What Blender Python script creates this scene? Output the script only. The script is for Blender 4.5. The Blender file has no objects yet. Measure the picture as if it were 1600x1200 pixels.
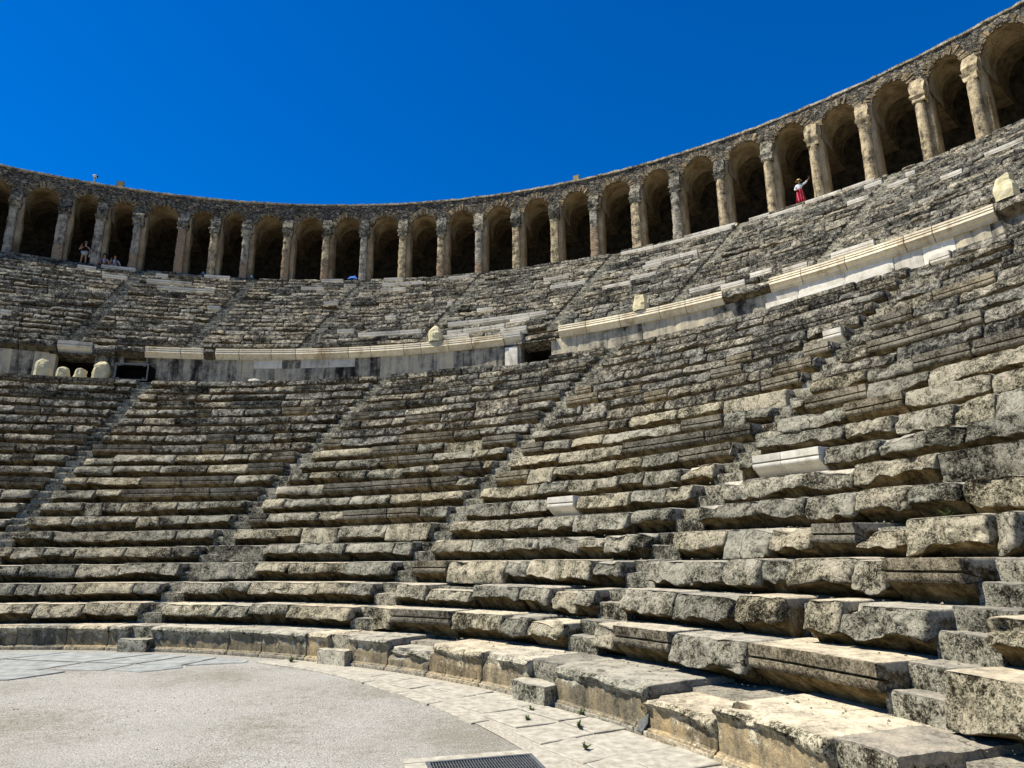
import bpy, math, random
import numpy as np
from mathutils import Matrix, Vector

SC = bpy.context.scene
COL = SC.collection
rad, deg = math.radians, math.degrees
rnd = random.Random(11)

# ------------------------------------------------------------------ sizes of the theatre (metres, centre of the orchestra = origin)
R0, Z0, RISE = 14.40, 0.503, 0.4382
TREAD0, TREAD = 1.0214, 0.5964
RD, ZD = 30.79, 11.947            # cornice of the terrace wall
RWALL = 31.02
TU, SU = (42.40 - 30.79) / 20, (20.52 - 11.947) / 20
RG, ZG, ZT = 42.91, 20.52, 26.40  # gallery front
CAM = np.array([11.281, -1.3146, 1.8713])
TH0, TH1 = -27.5, 86.0

R0F = ([-30, 0, 17, 35, 50, 58, 90], [14.95, 14.90, 14.70, 14.52, 14.46, 14.36, 14.34])
def r0f(t): return np.interp(t, *R0F)
def Rl(k): return R0 if k == 0 else R0 + TREAD0 + (k - 1) * TREAD
def Zl(k): return Z0 + k * RISE
def Ru(k): return RD + k * TU
def Zu(k): return ZD + k * SU
def pol(R, t, z=0.0):
    t = rad(t); return Vector((R * math.sin(t), R * math.cos(t), z))

# ------------------------------------------------------------------ noise
_r = np.random.RandomState(5)
_perm = np.concatenate([_r.permutation(256)] * 3)
_val = _r.rand(256) * 2 - 1
def vnoise(P):
    P = np.asarray(P, float); I = np.floor(P).astype(int); F = P - I; F = F * F * F * (F * (F * 6 - 15) + 10); I &= 255
    out = 0
    for dx in (0, 1):
        wx = F[..., 0] if dx else 1 - F[..., 0]
        for dy in (0, 1):
            wy = F[..., 1] if dy else 1 - F[..., 1]
            for dz in (0, 1):
                wz = F[..., 2] if dz else 1 - F[..., 2]
                h = _perm[(_perm[(_perm[(I[..., 0] + dx) & 255] + I[..., 1] + dy) & 255] + I[..., 2] + dz) & 255]
                out = out + wx * wy * wz * _val[h]
    return out
def fbm(P, octaves=3, gain=.5):
    a, s, o = 1., 0., 0.
    for i in range(octaves):
        o = o + a * vnoise(P * (2 ** i) + 17.3 * i); s += a; a *= gain
    return o / s

# ------------------------------------------------------------------ mesh builder
class MB:
    def __init__(self): self.V, self.F, self.A, self.n = [], [], [], 0
    def add(self, V, faces, zone=None):
        V = np.asarray(V, float).reshape(-1, 3)
        if zone is None: zone = np.tile([1, 0, .5], (len(V), 1))
        zone = np.asarray(zone, float)
        if zone.ndim == 1: zone = np.tile(zone, (len(V), 1))
        self.V.append(V); self.A.append(zone)
        for f in faces:
            f = np.asarray(f, int)
            if len(f): self.F.append(f + self.n)
        self.n += len(V)
    def grid(self, P, zone=None, flip=False, closed=False):
        n, m = P.shape[:2]
        i = np.arange(n * m).reshape(n, m)
        if closed: i = np.concatenate([i, i[:, :1]], 1)
        q = np.stack([i[:-1, :-1], i[1:, :-1], i[1:, 1:], i[:-1, 1:]], -1).reshape(-1, 4)
        if flip: q = q[:, ::-1]
        self.add(P.reshape(-1, 3), [q], None if zone is None else np.asarray(zone).reshape(-1, 3))
    def box(self, lo, hi, M=None, zone=None):
        (a, b, c), (d, e, f) = lo, hi
        V = np.array([[a,b,c],[d,b,c],[d,e,c],[a,e,c],[a,b,f],[d,b,f],[d,e,f],[a,e,f]], float)
        if M is not None: V = V @ np.array(M.to_3x3()).T + np.array(M.translation)
        self.add(V, [[[0,3,2,1],[4,5,6,7],[0,1,5,4],[1,2,6,5],[2,3,7,6],[3,0,4,7]]], zone)
    def tube(self, pts, r, n=8, zone=None):
        pts = [np.array(p, float) for p in pts]; rs = r if isinstance(r, (list, tuple)) else [r] * len(pts)
        rings = []
        for i, p in enumerate(pts):
            t = pts[min(i + 1, len(pts) - 1)] - pts[max(i - 1, 0)]; t /= np.linalg.norm(t) + 1e-9
            a = np.cross(t, [0, 0, 1.]); 
            if np.linalg.norm(a) < .1: a = np.cross(t, [1., 0, 0])
            a /= np.linalg.norm(a); b = np.cross(t, a)
            rings.append([p + rs[i] * (math.cos(2*math.pi*j/n) * a + math.sin(2*math.pi*j/n) * b) for j in range(n)])
        self.grid(np.array(rings), closed=True, zone=None)
        k = self.n - n * len(pts)
        self.F.append(np.array([[k + j for j in range(n)]]) ); self.F.append(np.array([[self.n - 1 - j for j in range(n)]]))
    def build(self, name, mat, parent=None, smooth=True, angle=None, origin=None):
        V = np.concatenate(self.V); A = np.concatenate(self.A)
        if origin is None and parent is not None: origin = parent.get('org')
        o3 = np.array(origin if origin is not None else (0, 0, 0), float)
        me = bpy.data.meshes.new(name)
        me.vertices.add(len(V)); me.vertices.foreach_set('co', (V - o3).ravel())
        tot = [np.full(len(f), f.shape[1]) for f in self.F]; tot = np.concatenate(tot)
        idx = np.concatenate([f.ravel() for f in self.F])
        me.loops.add(len(idx)); me.loops.foreach_set('vertex_index', idx)
        me.polygons.add(len(tot)); st = np.concatenate([[0], np.cumsum(tot)[:-1]])
        me.polygons.foreach_set('loop_start', st); me.polygons.foreach_set('loop_total', tot)
        me.polygons.foreach_set('use_smooth', np.full(len(tot), smooth))
        me.update(calc_edges=True)
        at = me.attributes.new('zone', 'FLOAT_COLOR', 'POINT')
        at.data.foreach_set('color', np.concatenate([A, np.ones((len(A), 1))], 1).ravel())
        if angle is not None: me.set_sharp_from_angle(angle=rad(angle))
        me.materials.append(mat)
        ob = bpy.data.objects.new(name, me); COL.objects.link(ob)
        if parent is not None:
            ob.parent = parent; ob['org'] = list(o3)
        elif origin is not None: ob.location = o3
        if parent is None: ob['org'] = list(o3)
        return ob

def thing(name, label, cat, loc=(0, 0, 0), group=None):
    o = bpy.data.objects.new(name, None); COL.objects.link(o); o.location = loc; o.empty_display_size = .3
    o['org'] = [float(x) for x in loc]; o['label'] = label; o['category'] = cat
    if group: o['group'] = group
    return o
def tag(o, label, cat, group=None, kind=None):
    o['label'] = label; o['category'] = cat
    if group: o['group'] = group
    if kind: o['kind'] = kind
    return o

# ------------------------------------------------------------------ materials
class NT:
    def __init__(self, name):
        self.m = bpy.data.materials.new(name); self.m.use_nodes = True
        self.t = self.m.node_tree; self.t.nodes.clear()
        self.out = self.n('ShaderNodeOutputMaterial'); self.b = self.n('ShaderNodeBsdfPrincipled')
        self.l(self.b.outputs[0], self.out.inputs[0]); self.b.inputs['Roughness'].default_value = .9
        self.b.inputs['Specular IOR Level'].default_value = .0
    def n(self, typ, **kw):
        x = self.t.nodes.new(typ)
        for k, v in kw.items(): setattr(x, k, v)
        return x
    def l(self, a, b): self.t.links.new(a, b)
    def pos(self, scale=(1, 1, 1)):
        g = self.n('ShaderNodeNewGeometry'); m = self.n('ShaderNodeMapping'); m.inputs['Scale'].default_value = scale
        self.l(g.outputs['Position'], m.inputs['Vector']); return m.outputs[0]
    def noise(self, scale, detail=4, rough=.55, vec=None, dist=0):
        x = self.n('ShaderNodeTexNoise'); x.inputs['Scale'].default_value = scale; x.inputs['Detail'].default_value = detail
        x.inputs['Roughness'].default_value = rough; x.inputs['Distortion'].default_value = dist
        self.l(vec if vec is not None else self.pos(), x.inputs['Vector']); return x.outputs['Fac']
    def math(self, op, a, b=None, c=None, clamp=False):
        x = self.n('ShaderNodeMath', operation=op); x.use_clamp = clamp
        for i, v in enumerate((a, b, c)):
            if v is None: continue
            if isinstance(v, (int, float)): x.inputs[i].default_value = v
            else: self.l(v, x.inputs[i])
        return x.outputs[0]
    def ramp(self, f, stops):
        x = self.n('ShaderNodeValToRGB'); e = x.color_ramp.elements
        while len(e) < len(stops): e.new(.5)
        for i, (p, c) in enumerate(stops):
            e[i].position = p; e[i].color = (*c, 1)
        self.l(f, x.inputs[0]); return x.outputs[0]
    def mix(self, f, a, b, mode='MIX'):
        x = self.n('ShaderNodeMix', data_type='RGBA', blend_type=mode)
        for s, v in ((x.inputs[0], f), (x.inputs[6], a), (x.inputs[7], b)):
            if isinstance(v, (int, float)): s.default_value = v
            elif isinstance(v, tuple): s.default_value = (*v, 1)
            else: self.l(v, s)
        return x.outputs[2]
    def maprange(self, v, a, b, c=0., d=1., smooth=True):
        x = self.n('ShaderNodeMapRange'); x.interpolation_type = 'SMOOTHSTEP' if smooth else 'LINEAR'
        self.l(v, x.inputs[0])
        for i, k in enumerate((a, b, c, d), 1): x.inputs[i].default_value = k
        return x.outputs[0]
    def bump(self, h, strength, dist, prev=None):
        x = self.n('ShaderNodeBump'); x.inputs['Strength'].default_value = strength; x.inputs['Distance'].default_value = dist
        self.l(h, x.inputs['Height'])
        if prev is not None: self.l(prev, x.inputs['Normal'])
        self.l(x.outputs[0], self.b.inputs['Normal']); return x.outputs[0]
    def zone(self):
        a = self.n('ShaderNodeAttribute', attribute_name='zone'); s = self.n('ShaderNodeSeparateColor')
        self.l(a.outputs['Color'], s.inputs[0]); return s.outputs
    def color(self, c): self.l(self.mix(1.0, c, (.68, .672, .645), 'MULTIPLY'), self.b.inputs['Base Color'])

def simple(name, c, rough=.6, metal=0., noise=.15, bump=0., scale=20, c2=None):
    t = NT(name); n = t.noise(scale, 5, .6)
    d = c2 or tuple(x * (1 - noise * 2) for x in c)
    t.color(t.ramp(n, [(.35, d), (.65, c)])); t.b.inputs['Roughness'].default_value = rough; t.b.inputs['Metallic'].default_value = metal
    if bump: t.bump(n, bump, .02)
    return t.m

def stone(name, dark=0., crust=None, under=None, tread=None, bump=1.0, fine=1.0):
    t = NT(name); z = t.zone()
    nA, nB, nC = t.noise(.8, 4, .6), t.noise(4.5, 6, .65), t.noise(24 * fine, 6, .75)
    nP = t.noise(70 * fine, 3, .7)
    f = t.math('ADD', t.math('MULTIPLY', nA, .20), t.math('ADD', t.math('MULTIPLY', nB, .24), t.math('ADD', t.math('MULTIPLY', nC, .32), t.math('MULTIPLY', nP, .24))))
    f = t.math('ADD', f, .006 - dark)
    cr = t.ramp(f, crust or [(.432, (.022, .020, .017)), (.468, (.105, .095, .073)), (.492, (.29, .287, .222)), (.520, (.56, .525, .42)), (.57, (.80, .755, .62))])
    st = t.noise(1, 5, .6, t.pos((5, 5, .9)))
    f2 = t.math('ADD', t.math('MULTIPLY', st, .6), t.math('MULTIPLY', nC, .4))
    un = t.ramp(f2, under or [(.38, (.035, .028, .018)), (.46, (.105, .082, .046)), (.54, (.20, .158, .092)), (.64, (.34, .285, .19))])  # ochre unweathered underside, darkened further to paint in shade below the overhang
    f3 = t.math('ADD', t.math('MULTIPLY', nB, .5), t.math('MULTIPLY', nC, .5))
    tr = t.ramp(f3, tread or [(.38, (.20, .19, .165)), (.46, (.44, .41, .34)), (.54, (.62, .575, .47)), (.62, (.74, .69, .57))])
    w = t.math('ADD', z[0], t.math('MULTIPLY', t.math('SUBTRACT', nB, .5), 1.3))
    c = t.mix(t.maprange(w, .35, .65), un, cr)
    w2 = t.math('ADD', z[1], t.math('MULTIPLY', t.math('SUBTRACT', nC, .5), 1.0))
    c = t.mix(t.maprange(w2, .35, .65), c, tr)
    tint = t.ramp(z[2], [(0, (.60, .60, .59)), (.25, (.82, .82, .80)), (.5, (1.0, .97, .92)), (.75, (1.06, .98, .85)), (1, (1.28, 1.23, 1.12))])
    c = t.mix(1.0, c, tint, 'MULTIPLY')
    ck = t.n('ShaderNodeTexVoronoi', feature='DISTANCE_TO_EDGE'); ck.inputs['Scale'].default_value = 1.5
    wn = t.n('ShaderNodeTexNoise'); wn.inputs['Scale'].default_value = 4.; wn.inputs['Detail'].default_value = 4; t.l(t.pos(), wn.inputs['Vector'])
    wm = t.n('ShaderNodeMix', data_type='VECTOR'); wm.inputs[0].default_value = .35; t.l(t.pos(), wm.inputs[4]); t.l(wn.outputs['Color'], wm.inputs[5]); t.l(wm.outputs[1], ck.inputs['Vector'])
    crk = t.math('MULTIPLY', t.maprange(ck.outputs['Distance'], .004, .016, 1., 0.), t.maprange(nA, .50, .60))
    c = t.mix(t.math('MULTIPLY', crk, .85), c, (.03, .026, .02))
    t.color(c)
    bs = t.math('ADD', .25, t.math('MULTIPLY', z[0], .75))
    n1 = t.bump(t.math('MULTIPLY', nB, bs), .75 * bump, .10)
    n2 = t.bump(t.math('MULTIPLY', nC, bs), 1.0 * bump, .07, n1)
    t.bump(t.math('MULTIPLY', nP, bs), .9 * bump, .026, n2)
    return t.m

M_LOW = stone('weathered_limestone', .0)
M_MOULD = stone('moulded_limestone', .004, crust=[(.42, (.030, .027, .022)), (.465, (.13, .118, .092)), (.50, (.29, .265, .21)), (.55, (.52, .48, .385))], bump=.8)
M_UP = stone('lichen_limestone', .020, crust=[(.43, (.022, .022, .021)), (.468, (.10, .098, .088)), (.497, (.24, .23, .195)), (.525, (.46, .44, .37)), (.575, (.74, .705, .605))], under=[(.38, (.030, .027, .022)), (.46, (.085, .075, .058)), (.54, (.16, .14, .10)), (.64, (.26, .23, .17))], bump=1.1, fine=.55)
M_POD = stone('podium_limestone', .0, under=[(.36, (.10, .085, .06)), (.45, (.22, .19, .14)), (.53, (.36, .30, .20)), (.62, (.50, .40, .24))], bump=.6)
M_STEP = stone('step_limestone', .014, under=[(.38, (.09, .08, .06)), (.46, (.20, .18, .14)), (.54, (.32, .29, .23)), (.64, (.44, .40, .32))], tread=[(.38, (.20, .19, .165)), (.47, (.36, .34, .29)), (.55, (.50, .46, .38)), (.63, (.58, .53, .43))], bump=.8)

def marble(name, lo, hi, bump=.25, stain=(.30, .27, .2)):
    t = NT(name); nA, nB, nC = t.noise(.9, 4), t.noise(6, 6, .6), t.noise(45, 4, .6); z = t.zone()
    c = t.ramp(nB, [(.3, lo), (.65, hi)])
    st = t.noise(1, 5, .65, t.pos((3, 3, .7)))
    c = t.mix(t.maprange(t.math('ADD', t.math('MULTIPLY', nA, .35), t.math('ADD', t.math('MULTIPLY', st, .4), t.math('MULTIPLY', nC, .25))), .49, .62, 0, .85), c, stain)
    tint = t.ramp(z[2], [(0, (.72, .71, .70)), (1, (1.06, 1.04, 1.0))]); c = t.mix(1.0, c, tint, 'MULTIPLY')
    t.color(c); t.b.inputs['Roughness'].default_value = .7
    n = t.bump(nB, bump, .03); t.bump(nC, bump, .01, n); return t.m
M_WHITE = marble('white_marble', (.76, .72, .62), (.92, .89, .80), .4, stain=(.42, .37, .28))
M_CREAM = marble('cream_marble', (.74, .64, .46), (.92, .85, .66), .5, stain=(.40, .30, .17))

def wall_mat():
    t = NT('stained_wall_stone'); z = t.zone()
    st = t.noise(1, 6, .62, t.pos((2.2, 2.2, .35))); nB, nC = t.noise(3.5, 6, .65), t.noise(30, 5, .7)
    f = t.math('ADD', t.math('MULTIPLY', st, .55), t.math('ADD', t.math('MULTIPLY', nB, .25), t.math('MULTIPLY', nC, .20)))
    f = t.math('ADD', f, t.math('MULTIPLY', t.math('SUBTRACT', z[2], .5), .16))
    c = t.ramp(f, [(.37, (.028, .026, .023)), (.43, (.125, .115, .095)), (.475, (.31, .285, .225)), (.54, (.52, .465, .35)), (.62, (.66, .57, .40))])
    t.color(c); n = t.bump(nB, .5, .06); t.bump(nC, .5, .02, n); return t.m
M_WALL = wall_mat()

def rubble_mat():
    t = NT('rubble_masonry')
    v = t.n('ShaderNodeTexVoronoi', feature='DISTANCE_TO_EDGE'); v.inputs['Scale'].default_value = 3.9; v.inputs['Randomness'].default_value = 1.
    v2 = t.n('ShaderNodeTexVoronoi'); v2.inputs['Scale'].default_value = 3.9; v2.inputs['Randomness'].default_value = 1.
    vec = t.pos((1, 1, 2.1)); nz = t.n('ShaderNodeTexNoise'); nz.inputs['Scale'].default_value = 3.
    t.l(vec, nz.inputs['Vector']); ad = t.n('ShaderNodeMix', data_type='VECTOR'); ad.inputs[0].default_value = .12
    t.l(vec, ad.inputs[4]); t.l(nz.outputs['Color'], ad.inputs[5]); vec = ad.outputs[1]
    t.l(vec, v.inputs['Vector']); t.l(vec, v2.inputs['Vector'])
    nB, nC = t.noise(5, 6, .65), t.noise(20, 5, .7)
    g = t.math('MULTIPLY', t.math('ADD', nB, nC), .5)
    base = t.ramp(g, [(.36, (.03, .03, .03)), (.45, (.12, .115, .10)), (.53, (.27, .255, .22)), (.62, (.46, .42, .34))])
    s = t.n('ShaderNodeSeparateColor'); t.l(v2.outputs['Color'], s.inputs[0])
    tint = t.ramp(s.outputs[0], [(0, (.45, .45, .46)), (.5, (.85, .83, .80)), (.85, (1.25, 1.18, 1.05)), (1, (1.3, 1.0, .75))])
    c = t.mix(1.0, base, tint, 'MULTIPLY')
    e = t.maprange(v.outputs['Distance'], .005, .10)
    c = t.mix(e, (.07, .065, .055), c); t.color(c)
    n = t.bump(e, .9, .10); n = t.bump(nB, .6, .06, n); t.bump(nC, .5, .03, n); return t.m
M_RUB = rubble_mat()

def plaster_mat():
    t = NT('vault_plaster'); st = t.noise(1, 5, .6, t.pos((1.2, 1.2, .8))); nB, nC = t.noise(4, 6, .6), t.noise(22, 5, .7)
    v = t.n('ShaderNodeTexVoronoi'); v.inputs['Scale'].default_value = 5.5; t.l(t.pos(), v.inputs['Vector'])
    c = t.ramp(t.math('ADD', t.math('MULTIPLY', st, .5), t.math('MULTIPLY', nC, .5)), [(.38, (.12, .085, .048)), (.46, (.30, .225, .13)), (.55, (.48, .385, .245)), (.64, (.62, .53, .38))])
    k = t.maprange(v.outputs['Distance'], .10, .28); k2 = t.maprange(nB, .50, .62)
    hole = t.math('MULTIPLY', t.math('SUBTRACT', 1., k), k2)
    c = t.mix(hole, c, (.06, .04, .022)); t.color(c)
    n = t.bump(nB, .6, .1); n = t.bump(hole, -.7, .06, n); t.bump(nC, .5, .03, n); return t.m
M_PLAST = plaster_mat()
def shade_stone():
    t = NT('shade_dark_stone'); n = t.noise(3, 6, .65); t.color(t.ramp(n, [(.35, (.018, .016, .013)), (.65, (.075, .062, .045))])); t.bump(n, .6, .1); return t.m
M_DARK = shade_stone()  # shade of the passage and doorways is put into this dark colour
M_VIN = simple('shade_dark_plaster', (.30, .235, .15), .95, 0, .2, .6, 3, c2=(.12, .09, .055))  # plaster darkened to paint in the shade deep inside the vaults
M_RING = stone('arch_ring_stone', .0, crust=[(.41, (.04, .033, .024)), (.465, (.16, .125, .08)), (.51, (.33, .26, .165)), (.58, (.52, .45, .32))], bump=.7)

def column_mat(name, brick, grey):
    t = NT(name); z = t.zone(); nB, nC = t.noise(3, 6, .65), t.noise(22, 6, .7)
    nS = t.noise(1, 5, .7, t.pos((4, 4, .7)))
    f = t.math('ADD', t.math('MULTIPLY', nB, .4), t.math('ADD', t.math('MULTIPLY', nC, .3), t.math('MULTIPLY', nS, .3)))
    c = t.ramp(f, [(.40, (.035, .032, .028)), (.455, (.19, .16, .115) if not grey else (.15, .14, .12)), (.505, (.46, .37, .23) if not grey else (.34, .31, .25)), (.58, (.72, .59, .38) if not grey else (.54, .48, .37))])
    wv = t.n('ShaderNodeTexWave', wave_type='BANDS', bands_direction='Z'); wv.inputs['Scale'].default_value = 2.6; wv.inputs['Distortion'].default_value = 2.2; wv.inputs['Detail'].default_value = 3
    t.l(t.pos(), wv.inputs['Vector'])
    bc = t.mix(t.maprange(nC, .40, .58), t.ramp(wv.outputs['Fac'], [(.1, (.10, .075, .055)), (.4, (.26, .15, .095)), (.9, (.36, .22, .145))]), (.40, .31, .20))
    m = t.math('ADD', z[0], t.math('MULTIPLY', t.math('SUBTRACT', nB, .5), 1.6))
    if brick: c = t.mix(t.maprange(m, .4, .6, 0, .9), c, bc)
    t.color(c); n = t.bump(nB, .7, .10); n = t.bump(nC, .6, .03, n)
    if brick: t.bump(wv.outputs['Fac'], .3, .03, n)
    return t.m
M_COLB, M_COLG, M_COLC = column_mat('brick_column', True, False), column_mat('grey_column', True, True), column_mat('cream_column', False, False)

def gravel_mat():
    t = NT('orchestra_gravel'); nA, nB, nC, nD = t.noise(.5, 4), t.noise(7, 6, .7), t.noise(55, 4, .7), t.noise(140, 3, .7)
    f = t.math('ADD', t.math('MULTIPLY', nC, .55), t.math('MULTIPLY', nD, .45))
    c = t.ramp(f, [(.40, (.10, .098, .088)), (.47, (.30, .292, .268)), (.53, (.435, .423, .39)), (.61, (.63, .612, .57))])
    c2 = t.ramp(t.math('ADD', t.math('MULTIPLY', nA, .6), t.math('MULTIPLY', nB, .4)), [(.40, (.74, .71, .64)), (.5, (.98, .97, .94)), (.60, (1.10, 1.09, 1.07))])
    t.color(t.mix(1., c, c2, 'MULTIPLY')); n = t.bump(nC, .6, .014); n = t.bump(nD, .5, .006, n); t.bump(nB, .25, .02, n); return t.m
M_GRAVEL = gravel_mat()
M_SLABB = simple('pale_blue_grey_slab', (.40, .415, .40), .75, 0, .14, .6, 4, c2=(.24, .25, .235))
M_SLABC = simple('cream_paving_slab', (.54, .51, .425), .8, 0, .14, .6, 9, c2=(.34, .31, .25))
M_DIRT = simple('sandy_joint_dirt', (.56, .52, .43), .95, 0, .2, .8, 30, c2=(.34, .31, .25))

# ------------------------------------------------------------------ world, sun, camera
W = bpy.data.worlds.new('World'); SC.world = W; W.use_nodes = True
nt = W.node_tree; nt.nodes.clear()
SUN_EL, SUN_PHI = rad(60), rad(84)           # light comes from (-sin phi, -cos phi)
sky = nt.nodes.new('ShaderNodeTexSky'); sky.sky_type = 'NISHITA'; sky.sun_disc = False
sd = Vector((-math.sin(SUN_PHI) * math.cos(SUN_EL), -math.cos(SUN_PHI) * math.cos(SUN_EL), math.sin(SUN_EL)))
sky.sun_elevation = SUN_EL; sky.sun_rotation = math.atan2(sd.x, sd.y)
sky.altitude = 800; sky.air_density = 1.0; sky.dust_density = .15; sky.ozone_density = 4.0
hsv = nt.nodes.new('ShaderNodeHueSaturation'); hsv.inputs['Saturation'].default_value = 1.75; hsv.inputs['Hue'].default_value = .512; hsv.inputs['Value'].default_value = 1.0
bg = nt.nodes.new('ShaderNodeBackground'); bg.inputs['Strength'].default_value = .08
wo = nt.nodes.new('ShaderNodeOutputWorld')
nt.links.new(sky.outputs[0], hsv.inputs['Color']); nt.links.new(hsv.outputs[0], bg.inputs[0]); nt.links.new(bg.outputs[0], wo.inputs[0])
sl = bpy.data.lights.new('sun', 'SUN'); sl.energy = 5.0; sl.angle = rad(.5); sl.color = (1, .955, .87)
so = bpy.data.objects.new('sun', sl); COL.objects.link(so); so.location = sd * 80; so.rotation_euler = sd.to_track_quat('Z', 'Y').to_euler()
cd = bpy.data.cameras.new('camera'); co = bpy.data.objects.new('camera', cd); COL.objects.link(co)
cd.sensor_width = 36; cd.lens = 36 * 1067.67 / 1600; cd.clip_end = 5000; cd.clip_start = .05
pi_, ro_ = .2488, -.0106
fw = Vector((0, math.cos(pi_), math.sin(pi_))); up = Vector((0, -math.sin(pi_), math.cos(pi_))); rt = Vector((1, 0, 0))
r2 = math.cos(ro_) * rt + math.sin(ro_) * up; u2 = -math.sin(ro_) * rt + math.cos(ro_) * up
co.matrix_world = Matrix(((r2.x, u2.x, -fw.x, CAM[0]), (r2.y, u2.y, -fw.y, CAM[1]), (r2.z, u2.z, -fw.z, CAM[2]), (0, 0, 0, 1)))
SC.camera = co
vs = SC.view_settings; vs.view_transform = 'Standard'; vs.look = 'None'; vs.exposure = 1.0; vs.gamma = 1
SC.cycles.max_bounces = 6; SC.cycles.diffuse_bounces = 2

# ------------------------------------------------------------------ seat blocks
def sgrid(L, seg, r):
    n = max(2, int(round((L - 2 * r) / seg)))
    mid = np.linspace(r, L - r, n + 1)
    e = np.array([0, .12, .45]) * r
    return np.concatenate([e, mid, L - e[::-1]])

def block(mb, ta, tb, R, z, H, D, style, seed, seg, nc, zt=0.0, zlow=None, drop=0.0, calm=0.0):
    rg = random.Random(seed)
    L = rad(tb - ta) * R; g = min(.014, .02 * L) if style != 'W' else .003
    if style == 'P': g = .006
    r = {'R': .055, 'S': .085, 'M': .012, 'W': .008, 'P': .025, 'C': .006}[style]; r = min(r, L * .2)
    s = sgrid(L - 2 * g, seg, r)
    n = len(s); Z = z - drop + rg.uniform(-.012, .012) * (style in 'RS'); Hh = H - drop
    ph = np.stack([s * 1.1 + seed * 7.31, np.zeros(n) + seed * .37, np.zeros(n)], -1)
    if style in 'RS':
        und = rg.random() < .84 + .12 * calm or style == 'S'; cm_ = 1 - calm
        e = np.clip((rg.uniform(.50 - .04 * calm, .78 - .16 * calm) if und else .93) + (.24 - .12 * calm) * fbm(ph, 2) + (.16 - .08 * calm) * fbm(ph * 4.3, 2), .34, .96)
        b = np.clip(rg.uniform(.03 + .04 * calm, .13 + .03 * calm) + .07 * fbm(ph * 1.7 + 9, 2), .0, .17) + (.03 if style == 'S' else 0)
        u1 = np.clip(rg.uniform(.10, .22) + .05 * calm + .05 * fbm(ph + 31, 1), .0, .28); bul = rg.uniform(.0, .03) + (.03 if style == 'S' else 0)
        back = np.full(n, D)
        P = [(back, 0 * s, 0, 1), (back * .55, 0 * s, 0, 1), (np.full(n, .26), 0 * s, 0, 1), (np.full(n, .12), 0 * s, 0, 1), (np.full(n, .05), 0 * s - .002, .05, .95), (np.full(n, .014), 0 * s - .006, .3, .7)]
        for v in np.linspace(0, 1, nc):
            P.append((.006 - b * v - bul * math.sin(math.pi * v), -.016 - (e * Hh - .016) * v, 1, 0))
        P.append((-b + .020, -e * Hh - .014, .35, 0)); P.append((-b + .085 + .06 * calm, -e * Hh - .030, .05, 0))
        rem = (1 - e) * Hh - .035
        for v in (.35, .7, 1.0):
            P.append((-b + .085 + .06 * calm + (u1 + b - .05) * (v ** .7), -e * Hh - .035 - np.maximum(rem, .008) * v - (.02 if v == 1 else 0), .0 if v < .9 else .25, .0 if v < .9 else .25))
        P.append((back, 0 * s - Hh - .04, 0, 0))
        amps = (.034 * (1 - .45 * calm), .020 * (1 - .35 * calm))
    elif style in 'MW':
        o = -rg.uniform(.06, .11) - (.05 if style == 'W' and z < 11 else 0)
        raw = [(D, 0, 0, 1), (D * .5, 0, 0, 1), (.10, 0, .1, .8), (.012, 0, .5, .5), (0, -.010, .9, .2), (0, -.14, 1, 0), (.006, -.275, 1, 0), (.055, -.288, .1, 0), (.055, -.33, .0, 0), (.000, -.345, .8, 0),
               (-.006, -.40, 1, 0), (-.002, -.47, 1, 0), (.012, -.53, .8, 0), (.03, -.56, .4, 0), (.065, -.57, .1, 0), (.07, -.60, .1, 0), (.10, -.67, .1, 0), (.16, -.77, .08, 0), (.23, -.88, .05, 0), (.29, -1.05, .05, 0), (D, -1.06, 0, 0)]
        P = [(np.full(n, a + (o if a < D * .4 else 0)), np.full(n, h * Hh), c, w) for a, h, c, w in raw]
        amps = (.013, .006) if style == 'M' else (.0015, .001)
    elif style == 'P':
        rw = .10 + .05 * fbm(ph * 2, 2)
        raw = [(D, 0, 0, 1)] + [(D * q_, 0, .12 if q_ < .55 else .05, .95) for q_ in (.8, .7, .6, .52, .45, .39, .33, .27, .22, .17)] + [(.14, -.004, .3, .8), (.07, -.009, .55, .6), (.02, -.016, .85, .35)]
        P = [(np.full(n, a), np.full(n, h), c, w) for a, h, c, w in raw]
        P += [(-.02 + 0 * s, -.05 + 0 * s, 1, 0), (-.03 + 0 * s, -.6 * rw, 1, 0), (-.01 + 0 * s, -rw, 1, 0), (.025 + 0 * s, -rw - .03, .45, 0)]
        hb = Hh - .095
        for v in np.linspace(.15, 1, max(4, nc - 3)): P.append((.028 + 0 * s, -rw - .03 - (hb - rw - .03) * v, .30 + .10 * (v < .4), 0))
        P += [(-.005 + 0 * s, 0 * s - hb - .012, .2, .5), (-.012 + 0 * s, 0 * s - hb - .03, .2, .3), (-.045 + 0 * s, 0 * s - hb - .035, .2, .6), (-.05 + 0 * s, 0 * s - Hh - .03, .3, .3), (D + 0 * s, 0 * s - Hh - .03, 0, 0)]
        amps = (.016, .010)
    elif style == 'C':
        raw = [(D, 0, 0, 1), (.06, 0, .5, .5), (.05, -.008, 1, 0), (.035, -.075, 1, 0), (.055, -.082, 1, 0), (.05, -.095, 1, 0), (.02, -.16, 1, 0), (.045, -.168, 1, 0), (.04, -.185, 1, 0), (.0, -.28, 1, 0), (.03, -.29, 1, 0), (.035, -.32, 1, 0), (.09, -.39, 1, 0), (.14, -.43, 1, 0), (.15, -.52, 1, 0), (D, -.52, 0, 0)]
        P = [(np.full(n, a), np.full(n, h), c, w) for a, h, c, w in raw]; amps = (.004, .003)
    m = len(P)
    d = np.stack([np.broadcast_to(p[0], (n,)) for p in P], 1).astype(float); h = np.stack([np.broadcast_to(p[1], (n,)) for p in P], 1).astype(float)
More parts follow.
